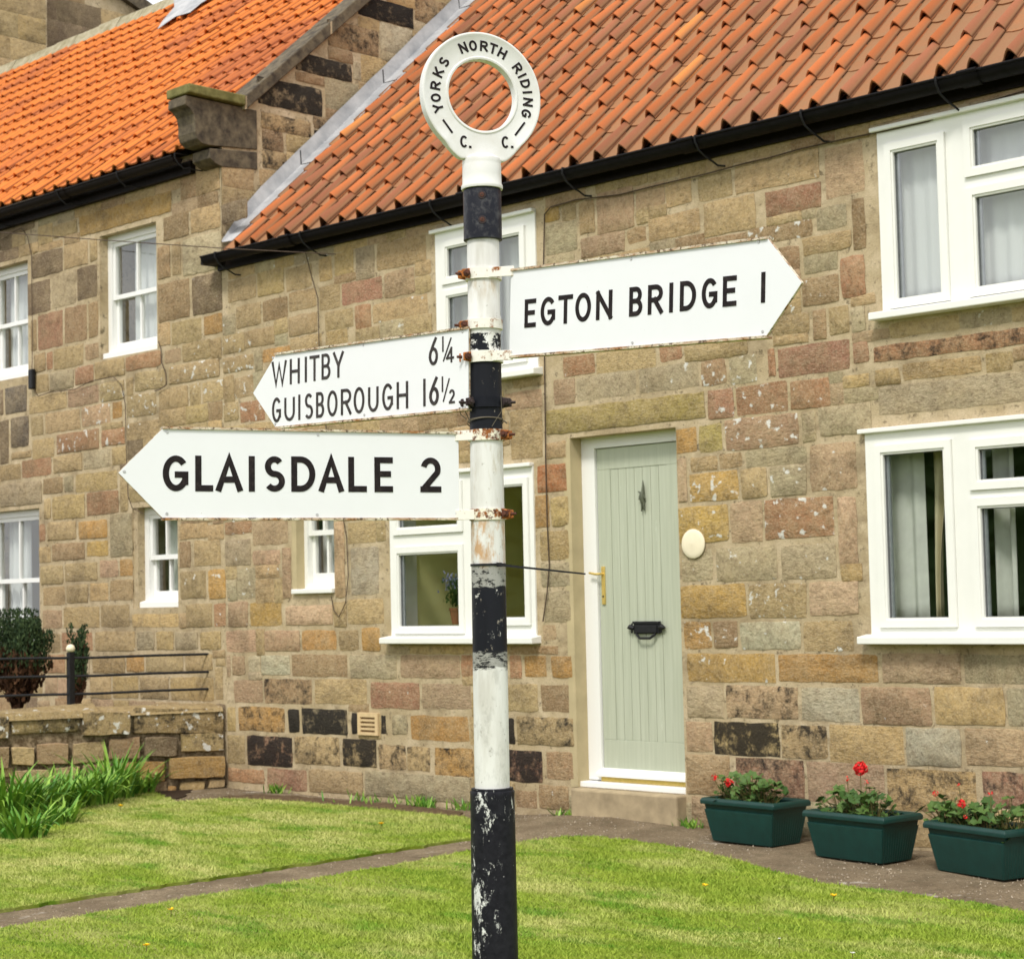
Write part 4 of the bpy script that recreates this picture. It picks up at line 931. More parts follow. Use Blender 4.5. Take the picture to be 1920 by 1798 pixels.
# coping tops
a = 0.01
while a < LW:
    b = min(LW, a+random.uniform(.6, 1.0)); k = len(ms.v)
    vs = [gfr2(a+.008, TOPZ-.04, .03), gfr2(b-.008, TOPZ-.04, .03), gfr2(b-.008, TOPZ+random.uniform(-.02, .02), .005), gfr2(a+.008, TOPZ+random.uniform(-.02, .02), .005), gfr2(b-.008, TOPZ+random.uniform(.01, .06), -.18), gfr2(a+.008, TOPZ+random.uniform(.01, .06), -.18), gfr2(b-.008, TOPZ, -.40), gfr2(a+.008, TOPZ, -.40)]
    ms.v += [tuple(v) for v in vs]; fs = [(0,1,2,3),(3,2,4,5),(5,4,6,7)]; ms.f += [[i+k for i in f] for f in fs]
    ms.c += [PAL['m']]*3; ms.e += [(.35, .9, .3)]*3; ms.mi += [1]*3; a = b
n = NT('earthy rubble joint', .98, .05); n.col(n.mix(n.rng(n.noise(20, 5, .7), .4, .65), (.10, .07, .04), (.36, .28, .18))); n.bump(n.noise(40, 5, .7), .8, .02); M['joint'] = n.m
ms.build('wall', gw, (M['joint'], M['stone']))
rl = empty('railing', gfr2(0, TOPZ, -.2), 'black iron three bar railing with one post standing on the low garden wall', 'railing')
def gp(x, y, off=-.2): return gat(x, y, off)[2]
for (xa, ya_), (xb, yb_) in (((-60, 1237), (400, 1226)), ((-60, 1272), (401, 1259)), ((-60, 1307), (401, 1291))):
    A, B = gp(xa, ya_), gp(xb, yb_); pts = [A.lerp(B, t) for t in (0, .25, .5, .75, 1)]; pts[2].z -= .006
    mb = MB(); mb.tube([A+(A-B).normalized()*2.2]+pts, .0095, 8); mb.build('rail', M['iron'], rl)
A, B = gp(133, 1332), gp(128, 1226); mb = MB(); mb.box((A.x-.022, A.y-.022, TOPZ), (A.x+.022, A.y+.022, B.z+.012)); mb.build('post', M['iron'], rl, bevel=.004)
fin = gp(129, 1219); mb = MB(); mb.lathe((A.x, A.y, B.z+.012), [(.012, 0), (.03, .012), (.034, .03), (.024, .05), (.008, .058)], 16); o = mb.build('finial', M['plaque'], rl, 50)
def leafcloud(mb, n, fn, size, flat=.5):
    for _ in range(n):
        p, s_, dr = fn(); s_ *= random.uniform(.6, 1.3)*size
        d = (Vector(dr)+Vector([random.gauss(0, .35) for _ in range(3)])).normalized(); a = d.orthogonal().normalized(); a.rotate(Matrix.Rotation(random.uniform(0, 6.28), 3, d))
        mb.add([p-a*s_*.28, p+d*s_, p+a*s_*.28, p-d*s_*.3], [(0, 1, 2, 3)])
def shrub(name, base, wtop, h, label, seed, n, brown=.4):
    random.seed(seed); e = empty(name, base, label, 'shrub')
    mb = MB(); lobes = [(random.uniform(-.5, .5)*wtop, random.uniform(-.3, .3)*wtop, random.uniform(.6, 1.08)) for _ in range(11)]
    def fn(lo, hi):
        def f():
            l = random.choice(lobes); t = random.uniform(lo, hi)**.8
            r_ = .20*wtop*(.25+1.0*math.sin(min(1, t/l[2])*2.5)**1.5); an = random.uniform(0, 6.28); rr = r_*math.sqrt(random.random())
            hh = t*h*l[2]; k = (t*1.1)
            return Vector((base[0]+l[0]*min(1, k)+rr*math.cos(an), base[1]+l[1]*min(1, k)+rr*math.sin(an), base[2]+hh)), 1, (l[0]*.5, l[1]*.5, 1)
        return f
    leafcloud(mb, n, fn(brown*.8, 1), .024); mb.build('foliage', M['shrub'], e)
    mb = MB(); leafcloud(mb, int(n*.35), fn(.02, brown*1.1), .045); mb.build('dead_foliage', M['shrubd'], e)
    mb = MB()
    for l in lobes: mb.tube([(base[0]+l[0]*.1, base[1]+l[1]*.1, base[2]), (base[0]+l[0]*.5, base[1]+l[1]*.5, base[2]+h*.4), (base[0]+l[0], base[1]+l[1], base[2]+h*.8)], [.02, .014, .004], 6)
    mb.build('trunk', M['shrubd'], e)
s1 = at(30, 1330, -.95); shrub('shrub', (s1.x+.02, -.95, .60), .60, .74, 'wide dark evergreen shrub with bare brown base behind the railing at the left edge', 3, 10000, .50)
s2 = at(148, 1330, -.55); shrub('shrub', (s2.x-.02, -.55, .60), .16, .60, 'small narrow dark evergreen shrub just right of the railing post', 5, 3000, .35)
random.seed(21)

# ------------------------------------------------------------------ ground
def st(o): o['kind'] = 'structure'; return o
mb = MB(); mb.add([(-400,-400,-.06),(400,-400,-.06),(400,400,-.06),(-400,400,-.06)], [(0,1,2,3)]); st(mb.build('ground', M['earth']))
mb = MB(); mb.add([(-60,-17,-.045),(60,-17,-.045),(60,-9.6,-.045),(-60,-9.6,-.045)], [(0,1,2,3)]); st(mb.build('road', M['tarmac']))
LH = .016
def wob(poly, step=.06, amp=.012):
    out = []
    for i in range(len(poly)):
        a = Vector((*poly[i], 0)); b = Vector((*poly[(i+1) % len(poly)], 0)); n = max(1, int((b-a).length/step))
        for k in range(n):
            p = a.lerp(b, k/n); out.append((p.x+random.uniform(-amp, amp), p.y+random.uniform(-amp, amp)))
    return out
def z0(x, y): p = atz(x, y, LH); return (p.x, p.y)
# pavement along the wall and the path to the door
gy = lambda x: .05*max(0, 1-abs(x+7.4)/.9)
mb = MB(); xs = np.linspace(-11.6, 3, 200); ysv = np.linspace(-1.7, .1, 30); vs = []
for y in ysv:
    for x in xs: vs.append((x, y, .004+gy(x)*max(0, min(1, (y+1)/.8))+.004*math.sin(x*7+y*3)))
nx_ = len(xs); mb.add(vs, [(j*nx_+i, j*nx_+i+1, (j+1)*nx_+i+1, (j+1)*nx_+i) for j in range(len(ysv)-1) for i in range(nx_-1)]); st(mb.build('pavement', M['pave'], None, 60))
mb = MB(); mb.add([(-7.72,-9.5,-.004),(-7.0,-9.5,-.004),(-7.0,-1.6,.0015),(-7.72,-1.6,.0015)], [(0,1,2,3)]); st(mb.build('path', M['pave']))
rear_edge = [z0(*p) for p in ((335, 1502), (400, 1497), (480, 1498), (560, 1503), (640, 1510), (760, 1522), (870, 1532))]
lawnA = [(-12.95, -4.2), (-12.05, -2.1), (-11.45, -.55)]+[(rear_edge[0][0]+.0, rear_edge[0][1])]+rear_edge[1:]+[(-7.9, -.55), (-7.62, -.95), (-7.6, -2.2), (-7.58, -4.1), (-7.6, -9.3), (-15.5, -9.3)]
fr_edge = [z0(*p) for p in ((972, 1578), (1060, 1567), (1120, 1568), (1200, 1577), (1300, 1592), (1400, 1617), (1540, 1655), (1700, 1673), (1800, 1688), (1920, 1706))]
lawnB = [(-7.12, -9.3), (-7.14, -4.2), (-7.16, -2.4)]+fr_edge+[(-3.0, -1.3), (0, -1.3), (3, -1.35), (10, -1.4), (10, -9.3)]
def lawn(poly, label):
    P = wob(poly, .06, .020); mb = MB(); mb.prism([(x, y, LH) for x, y in P], (0, 0, -.08)); o = mb.build('lawn', M['turf']); return st(o), P
o1, PA = lawn(lawnA, ''); o2, PB = lawn(lawnB, '')
# soil bed along the garden wall
mb = MB(); mb.prism([(*p, .012) for p in wob([(-11.4, -.25), (-11.0, -.6), (-10.9, -.8), (-11.6, -2.1), (-12.6, -4.2), (-13.8, -6.2), (-14.6, -6), (-12.3, -1.8)], .1, .02)], (0, 0, -.05)); st(mb.build('soil', M['soil']))
# hedge on the far side of the road, which the lower windows mirror
hd_ = empty('hedge', (-14, -24, 0), 'long dark green hedge across the road behind the viewer', 'hedge')
mb = MB(); nxh, nyh = 90, 14; vs = []
for j in range(nyh+1):
    for i in range(nxh+1): vs.append((-50+i*.8, -24+1.2*math.sin(j/nyh*math.pi*.5)*-1+random.uniform(-.3, .3), -.1+j/nyh*(4.3+.5*math.sin(i*.4)+.3*math.sin(i*1.3))+random.uniform(-.1, .1)))
mb.add(vs, [(j*(nxh+1)+i, j*(nxh+1)+i+1, (j+1)*(nxh+1)+i+1, (j+1)*(nxh+1)+i) for j in range(nyh) for i in range(nxh)]); mb.build('foliage', M['leaf'], hd_)
# broken earth edge between rear lawn and pavement
sp_ = [z0(*p) for p in ((435, 1490), (500, 1488), (600, 1496), (700, 1503), (800, 1512), (870, 1520), (870, 1534), (760, 1526), (640, 1515), (560, 1509), (480, 1503), (400, 1503), (335, 1506))]
mb = MB(); mb.prism([(*p, .0145) for p in wob(sp_, .05, .035)], (0, 0, -.04)); st(mb.build('soil', M['crumb']))
# loose grit on the pavement and path
ng = 5200; gxs = np.concatenate([rs.uniform(-11.1, -3.2, ng-900), rs.uniform(-7.6, -7.12, 900)]); gys = np.concatenate([rs.uniform(-1.25, -.02, ng-900), rs.uniform(-6, -.9, 900)])
mb = MB()
for x_, y_ in zip(gxs, gys):
    s_ = random.uniform(.002, .0065)*(1.5 if random.random() < .05 else 1); z_ = .006+gy(x_)*max(0, min(1, (y_+1)/.8)) if y_ > -1.25 else .001; a_ = random.uniform(0, 6.28)
    P3 = [(x_+s_*math.cos(a_+k*2.094)*random.uniform(.7, 1.3), y_+s_*math.sin(a_+k*2.094)*random.uniform(.7, 1.3), z_-.002) for k in range(3)]+[(x_, y_, z_+s_*.8)]
    mb.add(P3, [(0, 1, 3), (1, 2, 3), (2, 0, 3)])
go_ = mb.build('gravel', M['grit']); go_['kind'] = 'stuff'; go_['label'] = 'loose pale grit scattered on the pavement and path'; go_['category'] = 'gravel'
# grass blades
def inpoly(P, x, y):
    P = np.array(P); c = np.zeros(len(x), bool); j = len(P)-1
    for i in range(len(P)):
        xi, yi = P[i]; xj, yj = P[j]
        t = ((yi > y) != (yj > y)) & (x < (xj-xi)*(y-yi)/(yj-yi+1e-12)+xi); c ^= t; j = i
    return c
def blades(n, polys, box, h0, h1, wd):
    x = rs.uniform(box[0], box[1], n); y = rs.uniform(box[2], box[3], n)
    k = np.zeros(n, bool)
    for P in polys: k |= inpoly(P, x, y)
    # only where the wide neighbourhood of the view lies
    dx, dy = x-CAM.x, y-CAM.y; f2 = np.array([fw.x, fw.y]); r2 = np.array([rt0.x, rt0.y]); f2 /= np.linalg.norm(f2)
    dep = dx*f2[0]+dy*f2[1]; sd_ = dx*r2[0]+dy*r2[1]; k &= (dep > 5.2) & (np.abs(sd_) < dep*.36+.3)
    k &= rs.rand(n) < np.clip(9./dep, .35, 1.3)
    return x[k], y[k]
bx_, by_ = blades(1500000, [PA, PB], (-13, -1.5, -7.5, -.2), 0, 0, 0)
n = len(bx_); nn = np.sin(bx_*2.1+1)+np.sin(by_*3.3+bx_)+np.sin(bx_*5.3-by_*2.2)*.6
hh = (.005+.009*rs.rand(n)+.003*nn*(rs.rand(n)))*rs.choice([1, 1, 1, 1, 1.6], n); an = rs.uniform(0, 2*np.pi, n); wd = .002+.0014*rs.rand(n); ln = rs.normal(0, .85, (n, 2))
co = np.zeros((n, 3, 3), np.float32)
co[:, 0, 0] = bx_-np.cos(an)*wd; co[:, 0, 1] = by_-np.sin(an)*wd; co[:, 1, 0] = bx_+np.cos(an)*wd; co[:, 1, 1] = by_+np.sin(an)*wd
co[:, 0, 2] = co[:, 1, 2] = LH-.003; co[:, 2, 0] = bx_+ln[:, 0]*hh; co[:, 2, 1] = by_+ln[:, 1]*hh; co[:, 2, 2] = LH+hh
me = bpy.data.meshes.new('grass'); me.vertices.add(3*n); me.vertices.foreach_set('co', co.ravel()); me.loops.add(3*n); me.loops.foreach_set('vertex_index', np.arange(3*n, dtype=np.int32))
me.polygons.add(n); me.polygons.foreach_set('loop_start', np.arange(0, 3*n, 3, dtype=np.int32)); me.update(calc_edges=True); me.materials.append(M['blade'])
g_ = link('grass', me); g_['kind'] = 'stuff'; g_['label'] = 'short mown yellow green grass of the lawns'; g_['category'] = 'grass'
print('blades', n)
# weeds along the wall foot
def weeds(pts, name, label):
    mb = MB()
    for (x, y, r_, k) in pts:
        for _ in range(k):
            px_, py_ = x+random.gauss(0, r_), y+random.gauss(0, r_*.4); h = random.uniform(.03, .09); a = random.uniform(0, 6.28); d = Vector((math.cos(a), math.sin(a), 0)); l = Vector((random.gauss(0, .4), random.gauss(0, .4), 1))*h
            p = Vector((px_, min(py_, -.02), .0)); mb.add([p-d*.004, p+l*.6-d*.006, p+l, p+l*.6+d*.006, p+d*.004], [(0, 1, 2, 3, 4)])
    return tag(mb.build(name, M['strap']), label, 'weed')
for i, (x, y, lb) in enumerate(((793, 1492, 'bushy green weed at the foot of the wall just left of the signpost'), (725, 1490, 'sparse low weeds at the wall foot under the lower left cottage window'), (1060, 1522, 'small green weed in the corner beside the doorstep, on its left'), (1287, 1530, 'green weed between the doorstep and the leftmost planter'), (870, 1508, 'tiny weeds at the wall foot partly behind the signpost'), (520, 1488, 'low weeds at the wall foot near the garden wall'))):
    p = at(x, y, -.05); weeds([(p.x, -.05, .05 if i != 1 else .25, 90 if i in (0, 3) else 50)], 'weed', lb)
# dandelions and daisies
def flower(x, y, label, white=False, s_=.018):
    p = atz(x, y, LH+.035); e = empty('daisy' if white else 'dandelion', (p.x, p.y, LH), label, 'flower', None)
    mb = MB(); mb.tube([(p.x, p.y, LH-.005), (p.x+.003, p.y, LH+.03)], .0016, 5); mb.build('stem', M['stem'], e)
    mb = MB(); c = Vector((p.x+.003, p.y, LH+.03))
    for k in range(26):
        a = k*2.399; d = Vector((math.cos(a), math.sin(a), random.uniform(.15, .9))).normalized()*s_*random.uniform(.7, 1); t = Vector((-math.sin(a), math.cos(a), 0))*s_*.16
        mb.add([c, c+d*.7+t, c+d, c+d*.7-t], [(0, 1, 2, 3)])
    mb.build('petals', M['whitefl' if white else 'yellow'], e)
for x, y, l, wf, s_ in ((714, 1543, 'yellow dandelion in the rear lawn left of the signpost', 0, .026), (320, 1703, 'yellow dandelion on the near lawn below the path', 0, .02), (274, 1770, 'yellow dandelion nearest the bottom left', 0, .02), (1321, 1658, 'yellow dandelion in the lawn below the leftmost planter', 0, .02), (1562, 1677, 'yellow dandelion in the lawn below the middle planter', 0, .022), (1597, 1784, 'white daisy near the bottom right of the lawn', 1, .012), (1460, 1757, 'tiny white daisy in the lawn right of the signpost', 1, .008), (226, 1510, 'orange yellow flower at the foot of the strap leaved plants', 0, .028)):
    flower(x, y, l, wf, s_)
# strap-leaved clumps by the garden wall
def clump(c, n, h, label, spread=.16):
    e = empty('strap_leaf_plant', (c[0], c[1], 0), label, 'plant', 'strap leaved plants in front of the garden wall')
    mb = MB()
    for _ in range(n):
        a = random.uniform(0, 6.28); r0 = random.uniform(0, spread)*.8; b = Vector((c[0]+r0*math.cos(a), c[1]+r0*math.sin(a), 0)); L_ = h*random.uniform(.4, .82); out = random.uniform(.2, .95); a2 = a+random.gauss(0, .8)
        d = Vector((math.cos(a2), math.sin(a2), 0)); sd2 = Vector((-d.y, d.x, 0)); w0 = random.uniform(.008, .015); pts = []; droop = random.uniform(.2, 1.5) if random.random() < .75 else 2.4
        for k in range(7):
            t = k/6; p = b+d*(out*L_*t**1.3)+Vector((0, 0, L_*(t-.28*droop*t**2.6))); w_ = w0*(1-t**3)*(1 if t > 0 else .8); pts.append((p-sd2*w_, p+Vector((0, 0, -w_*.4)), p+sd2*w_))
        vs = [q for p in pts for q in p]; mb.add(vs, [(3*k, 3*k+1, 3*k+4, 3*k+3) for k in range(6)]+[(3*k+1, 3*k+2, 3*k+5, 3*k+4) for k in range(6)])
    mb.build('leaves', M['strap'], e, 80)
for x, y, n_, h, lb in ((15, 1545, 190, .62, 'tall bright green strap leaved clump at the left edge'), (65, 1535, 150, .50, 'yellow green strap leaved clump second from the left edge'), (125, 1520, 170, .46, 'strap leaved clump in the middle of the row before the garden wall'), (175, 1512, 150, .44, 'arching strap leaved clump right of the middle clump'), (215, 1500, 160, .56, 'strap leaved clump with one tall bent leaf before the wall'), (258, 1490, 110, .36, 'low strap leaved clump second from the right end of the row'), (298, 1480, 90, .33, 'small strap leaved clump nearest the house corner'), (45, 1575, 120, .33, 'short grassy clump spilling over the lawn at the left edge'), (105, 1548, 110, .28, 'short clump spilling over the lawn edge')):
    p = atz(x, y, 0); clump((p.x, p.y), n_, h, lb)

# ------------------------------------------------------------------ planters
LBX, LBY, TX, TY, PH = .43, .225, .54, .30, .235
def planter_tub(e):
    mb = MB(); t = .006
    def rr(hx, hy, z): return [(-hx/2, -hy/2, z), (hx/2, -hy/2, z), (hx/2, hy/2, z), (-hx/2, hy/2, z)]
    o = ORG[e]; lv = [(LBX, LBY, 0), (LBX+(TX-.05-LBX)*.8, LBY+(TY-.05-LBY)*.8, PH*.80), (TX-.035, TY-.035, PH*.82), (TX-.03, TY-.03, PH-.02)]
    # ribbed body
    def ringpts(hx, hy, z, rib):
        out = []
        for (a, b, L_, nx_, ny_) in (((-hx/2, -hy/2), (hx/2, -hy/2), hx, 0, -1), ((hx/2, -hy/2), (hx/2, hy/2), hy, 1, 0), ((hx/2, hy/2), (-hx/2, hy/2), hx, 0, 1), ((-hx/2, hy/2), (-hx/2, -hy/2), hy, -1, 0)):
            m = 44 if ny_ else 28
            for k in range(m):
                t_ = k/m; off = rib*(1 if k % 2 else 0); out.append(Vector((a[0]+(b[0]-a[0])*t_+nx_*off, a[1]+(b[1]-a[1])*t_+ny_*off, z)))
        return out
    rings = [ringpts(LBX-.02, LBY-.02, 0, 0), ringpts(LBX, LBY, .006, .0028), ringpts(LBX+.062, LBY+.052, PH*.72, .0028), ringpts(LBX+.064, LBY+.054, PH*.735, 0), ringpts(TX-.045, TY-.045, PH*.75, 0), ringpts(TX-.035, TY-.035, PH-.03, 0)]
    m = len(rings[0]); vs = [o+p for r_ in rings for p in r_]
    mb.add(vs, [(i*m+k, i*m+(k+1) % m, (i+1)*m+(k+1) % m, (i+1)*m+k) for i in range(len(rings)-1) for k in range(m)]+[list(range(m))[::-1]])
    body = mb.build('tub', M['green_tub'], e, 30)
    mb = MB(); prof = [(-.018, PH-.032), (-.001, PH-.034), (.0, PH-.012), (-.008, PH), (-.02, PH+.002), (-.036, PH-.006), (-.040, PH-.03), (-.052, PH-.16)]
    vs = []
    for d, z in prof: vs += [o+Vector(p) for p in rr(TX+2*d, TY+2*d, z)]
    mb.add(vs, [(i*4+k, i*4+(k+1) % 4, (i+1)*4+(k+1) % 4, (i+1)*4+k) for i in range(len(prof)-1) for k in range(4)]); rim = mb.build('rim', M['green_tub'], e, 50, bevel=.004)
    mb = MB(); mb.add([o+Vector(p) for p in rr(TX-.09, TY-.09, PH-.055)], [(0, 1, 2, 3)]); mb.build('compost', M['soil'], e)
    return e
def geranium(c, rz_, label, heads, n, seed, spreadx):
    random.seed(seed); e = empty('geranium', c, label, 'plant', 'red geraniums growing in the green planters')
    ca, sa = math.cos(rz_), math.sin(rz_); W = lambda x, y, z: Vector((c[0]+x*ca-y*sa, c[1]+x*sa+y*ca, c[2]+z))
    mb = MB(); ms_ = MB()
    for _ in range(n):
        cx = random.choice(spreadx); x = cx+random.gauss(0, .055); y = random.gauss(0, .05); z = random.uniform(.0, .15)*(1-min(.6, abs(x-cx)*4))+.015; z += random.choice([0, 0, .03])
        b = W(cx+random.gauss(0, .01), random.gauss(0, .01), -.06); p = W(x, y, z); ms_.tube([b, b.lerp(p, .6)+Vector((0, 0, .02)), p], .0018, 4, False)
        nrm = Vector((random.gauss(0, .5)+.1, random.gauss(-.35, .5), 1)).normalized(); u = nrm.orthogonal().normalized(); v = nrm.cross(u); s_ = random.uniform(.015, .034); m = 11; ph = random.uniform(0, 6); vs = [p-nrm*s_*.18]
        for k in range(m):
            a = ph+6.28*k/m*.94; r_ = s_*(1+.13*(-1)**k); vs.append(p+(u*math.cos(a)+v*math.sin(a))*r_+nrm*s_*random.uniform(-.15, .2))
        mb.add(vs, [(0, k, k+1) for k in range(1, m)])
    mb.build('leaves', M['leaf'], e); ms_.build('stems', M['stem'], e)
    for (x, y, z, s_, cnt) in heads:
        q = W(x, y, z); mb = MB(); mb.tube([W(x*.8, 0, -.05), W(x*.9, y*.5, z*.5), q], .0022, 5, False); hs = mb.build('flower_stalk', M['stem'], e)
        mb = MB()
        for _ in range(cnt):
            d = Vector([random.gauss(0, 1) for _ in range(3)]).normalized(); p = q+d*s_*random.uniform(.5, 1)+Vector((0, 0, s_*.4)); u = d.orthogonal().normalized(); u.rotate(Matrix.Rotation(random.uniform(0, 6.28), 3, d)); v = d.cross(u); k = s_*.5
            mb.add([p-u*k*.2, p+u*k+v*k*.5, p+d*k*.3+v*k*.9, p-u*k*.7+v*k*.5], [(0, 1, 2, 3)])
        mb.build('flower', M['red'], hs)
proto = None
PL = []
for i, (A, B, C_, lb) in enumerate((((1336, 1577), (1447, 1590), (1503, 1577), 'dark green trough planter nearest the doorstep, first of the three by the wall'), ((1534, 1607), (1653, 1622), (1709, 1607), 'dark green trough planter between the other two, with the tallest red bloom'), ((1770, 1637), (1882, 1653), (1935, 1636), 'dark green trough planter at the right edge, cut off by the photo'))):
    a, b = atz(*A, .005), atz(*B, .005); d = (b-a); rz_ = math.atan2(d.y, d.x) if i < 2 else R(-15); nrm = Vector((-math.sin(rz_), math.cos(rz_), 0)); fm = b-Vector((math.cos(rz_), math.sin(rz_), 0))*LBX/2
    c = fm+nrm*LBY/2; c.z = .008
    if proto is None:
        proto = empty('planter', c, lb, 'planter', 'green trough planters along the cottage wall'); planter_tub(proto); proto.rotation_euler[2] = rz_
        e = proto
    else:
        e = proto.copy(); COL.objects.link(e); e.location = c; e.rotation_euler = (0, 0, rz_); e['label'] = lb
        for ch in list(proto.children):
            k = ch.copy(); COL.objects.link(k); k.parent = e
            for g2_ in ch.children: kk = g2_.copy(); COL.objects.link(kk); kk.parent = k
    PL.append((c, rz_))
zt = PH-.05
geranium(Vector((PL[0][0].x, PL[0][0].y, zt)), PL[0][1], 'geranium with small red flowers in the planter nearest the doorstep', [(-.25, -.05, .15, .02, 26), (-.13, -.06, .13, .024, 34), (-.03, .0, .17, .008, 8)], 150, 31, [-.2, -.12, .0, .08, -.02])
geranium(Vector((PL[1][0].x, PL[1][0].y, zt)), PL[1][1], 'geranium with one large tall red bloom in the middle planter', [(-.0, .0, .26, .034, 80), (-.09, .0, .21, .014, 14), (.02, .02, .2, .012, 8)], 130, 32, [-.1, -.03, .06, .1, -.14])
geranium(Vector((PL[2][0].x, PL[2][0].y, zt)), PL[2][1], 'wide geranium with scattered red buds in the rightmost planter', [(-.30, -.03, .17, .016, 16), (-.29, 0, .12, .01, 8), (-.07, -.08, .14, .024, 34), (-.17, .0, .22, .012, 8), (.04, .0, .2, .014, 9), (-.03, -.1, .09, .012, 10)], 190, 33, [-.2, -.1, .0, .12, .2, -.24])
random.seed(4)
# vase of flowers on the window sill
v = at(856, 1165, .3); e = empty('flower_pot', (v.x, .3, 1.19), 'small terracotta pot of pale lilac flowers on the sill inside the lower left cottage window', 'pot plant')
mb = MB(); mb.lathe((v.x, .3, 1.19), [(.03, 0), (.045, .09), (.05, .09), (.05, .11), (.04, .11), (.035, .095)], 20); mb.build('pot', M['terra'], e, 40)
mb = MB(); leafcloud(mb, 150, lambda: (Vector((v.x+random.gauss(0, .035), .3+random.gauss(0, .03), 1.31+random.uniform(0, .17))), 1, (0, 0, 1)), .035); mb.build('leaves', M['leaf'], e)
mb = MB(); leafcloud(mb, 110, lambda: (Vector((v.x-.03+random.gauss(0, .05), .3+random.gauss(0, .03), 1.47+random.gauss(0, .03))), 1, (0, 0, 1)), .02); mb.build('flowers', M['lilac'], e)
#SIGN
# ------------------------------------------------------------------ signpost
AX = atd(917, 1124, 5.0); PX, PY = AX.x, AX.y; _F = Vector((fw.x, fw.y, 0)).normalized()
def onpost(x, y):
    r = ray(x, y); return CAM+r*((AX-CAM).dot(_F)/r.dot(_F))
def zpx(y, x=915): return onpost(x, y).z
root = empty('signpost', (PX, PY, 0), 'old black and white banded fingerpost with ring finial and three arms', 'signpost')
T = Matrix.Rotation(0, 4, 'X')
rS = .0437
zt_ = [zpx(452), zpx(619), zpx(828), zpx(1058), zpx(1102), zpx(1222), zpx(1252), zpx(1476)]
# shaft
zz_ = lambda y: zpx(y)
n, c, z = post_mat('banded post paint', [(9, WHT), (zz_(628), BLK), (zz_(826), WHT), (zz_(1058), GRY), (zz_(1100), BLK), (zz_(1222), GRY), (zz_(1250), WHT)])
oc = n.oc(); cyl = n.map((1, 1, 1))
chip = n.noise(1, 6, .75, n.map((42, 42, 24), loc=(3, 1, 7)), dist=.5)
def band(z0_, z1_, soft=.01):
    a = n.rng(z, z0_-soft, z0_+soft); b = n.rng(z, z1_-soft, z1_+soft, 1, 0); return n.math('MULTIPLY', a, b)
wb_ = band(zz_(1262), zz_(1050), .012)      # worn ends
c = n.mix(n.math('MULTIPLY', n.rng(chip, .62, .66), band(zz_(1250), zz_(1095), .004)), c, (.62, .62, .6))
c = n.mix(n.math('MULTIPLY', n.rng(n.noise(1, 7, .8, n.map((30, 30, 110))), .5, .54), band(zz_(1256), zz_(1216), .003)), c, (.02, .02, .022))
c = n.mix(n.math('MULTIPLY', n.rng(n.noise(1, 7, .8, n.map((40, 40, 90), loc=(2, 2, 2))), .53, .57), band(zz_(1104), zz_(1056), .004)), c, (.03, .03, .03))
c = n.mix(n.math('MULTIPLY', n.rng(n.noise(1, 6, .75, n.map((26, 26, 30), loc=(9, 3, 1))), .50, .54), band(zz_(675), zz_(622), .006)), c, (.78, .78, .76))
c = n.mix(n.math('MULTIPLY', n.rng(n.noise(1, 6, .7, n.map((30, 30, 12), loc=(5, 1, 1))), .47, .60, 0, .85), band(zz_(1056), zz_(970), .02)), c, (.50, .28, .11))
c = n.mix(n.math('MULTIPLY', n.rng(n.noise(1, 6, .75, n.map((36, 36, 36), loc=(1, 8, 1))), .62, .65, 0, .9), band(zz_(1056), zz_(1000), .02)), c, (.25, .25, .24))
c = n.mix(n.math('MULTIPLY', n.rng(n.noise(1, 6, .7, n.map((34, 34, 10), loc=(7, 1, 5))), .46, .66, 0, .75), band(zz_(560), zz_(520), .02)), c, (.48, .38, .24))
c = n.mix(n.math('MULTIPLY', n.rng(n.noise(1, 6, .75, n.map((40, 40, 8), loc=(1, 2, 9))), .52, .66, 0, .7), band(zz_(1000), zz_(830), .02)), c, (.50, .45, .36))
c = n.mix(n.math('MULTIPLY', n.rng(n.noise(1, 6, .75, n.map((30, 30, 14), loc=(8, 2, 3))), .50, .62, 0, .6), band(zz_(1476), zz_(1250), .01)), c, (.50, .50, .48))
c = n.mix(n.rng(n.noise(1, 6, .75, n.map((50, 50, 40), loc=(2, 5, 4))), .64, .67, 0, .8), c, (.3, .27, .23))
c = n.mix(n.rng(n.noise(1, 4, .6, n.map((22, 22, 4), loc=(2, 2, 4))), .45, .7, 0, .5), c, (.58, .55, .48), 'MULTIPLY')
n.col(c); n.bump(chip, .25, .002); M['shaft'] = n.m
mb = MB(); mb.lathe((PX, PY, 0), [(rS+.003, zz_(1476)-.05), (rS+.003, zz_(1250)), (rS+.002, zz_(1000)), (rS+.0005, zz_(830)), (rS, zz_(612)), (rS, zz_(612)+.001), (rS+.002, zz_(603)), (rS+.002, zz_(596)), (rS, zz_(592)), (rS, zz_(452)), (rS-.002, zz_(440))], 72)
shaft = mb.build('shaft', M['shaft'], root, 35)
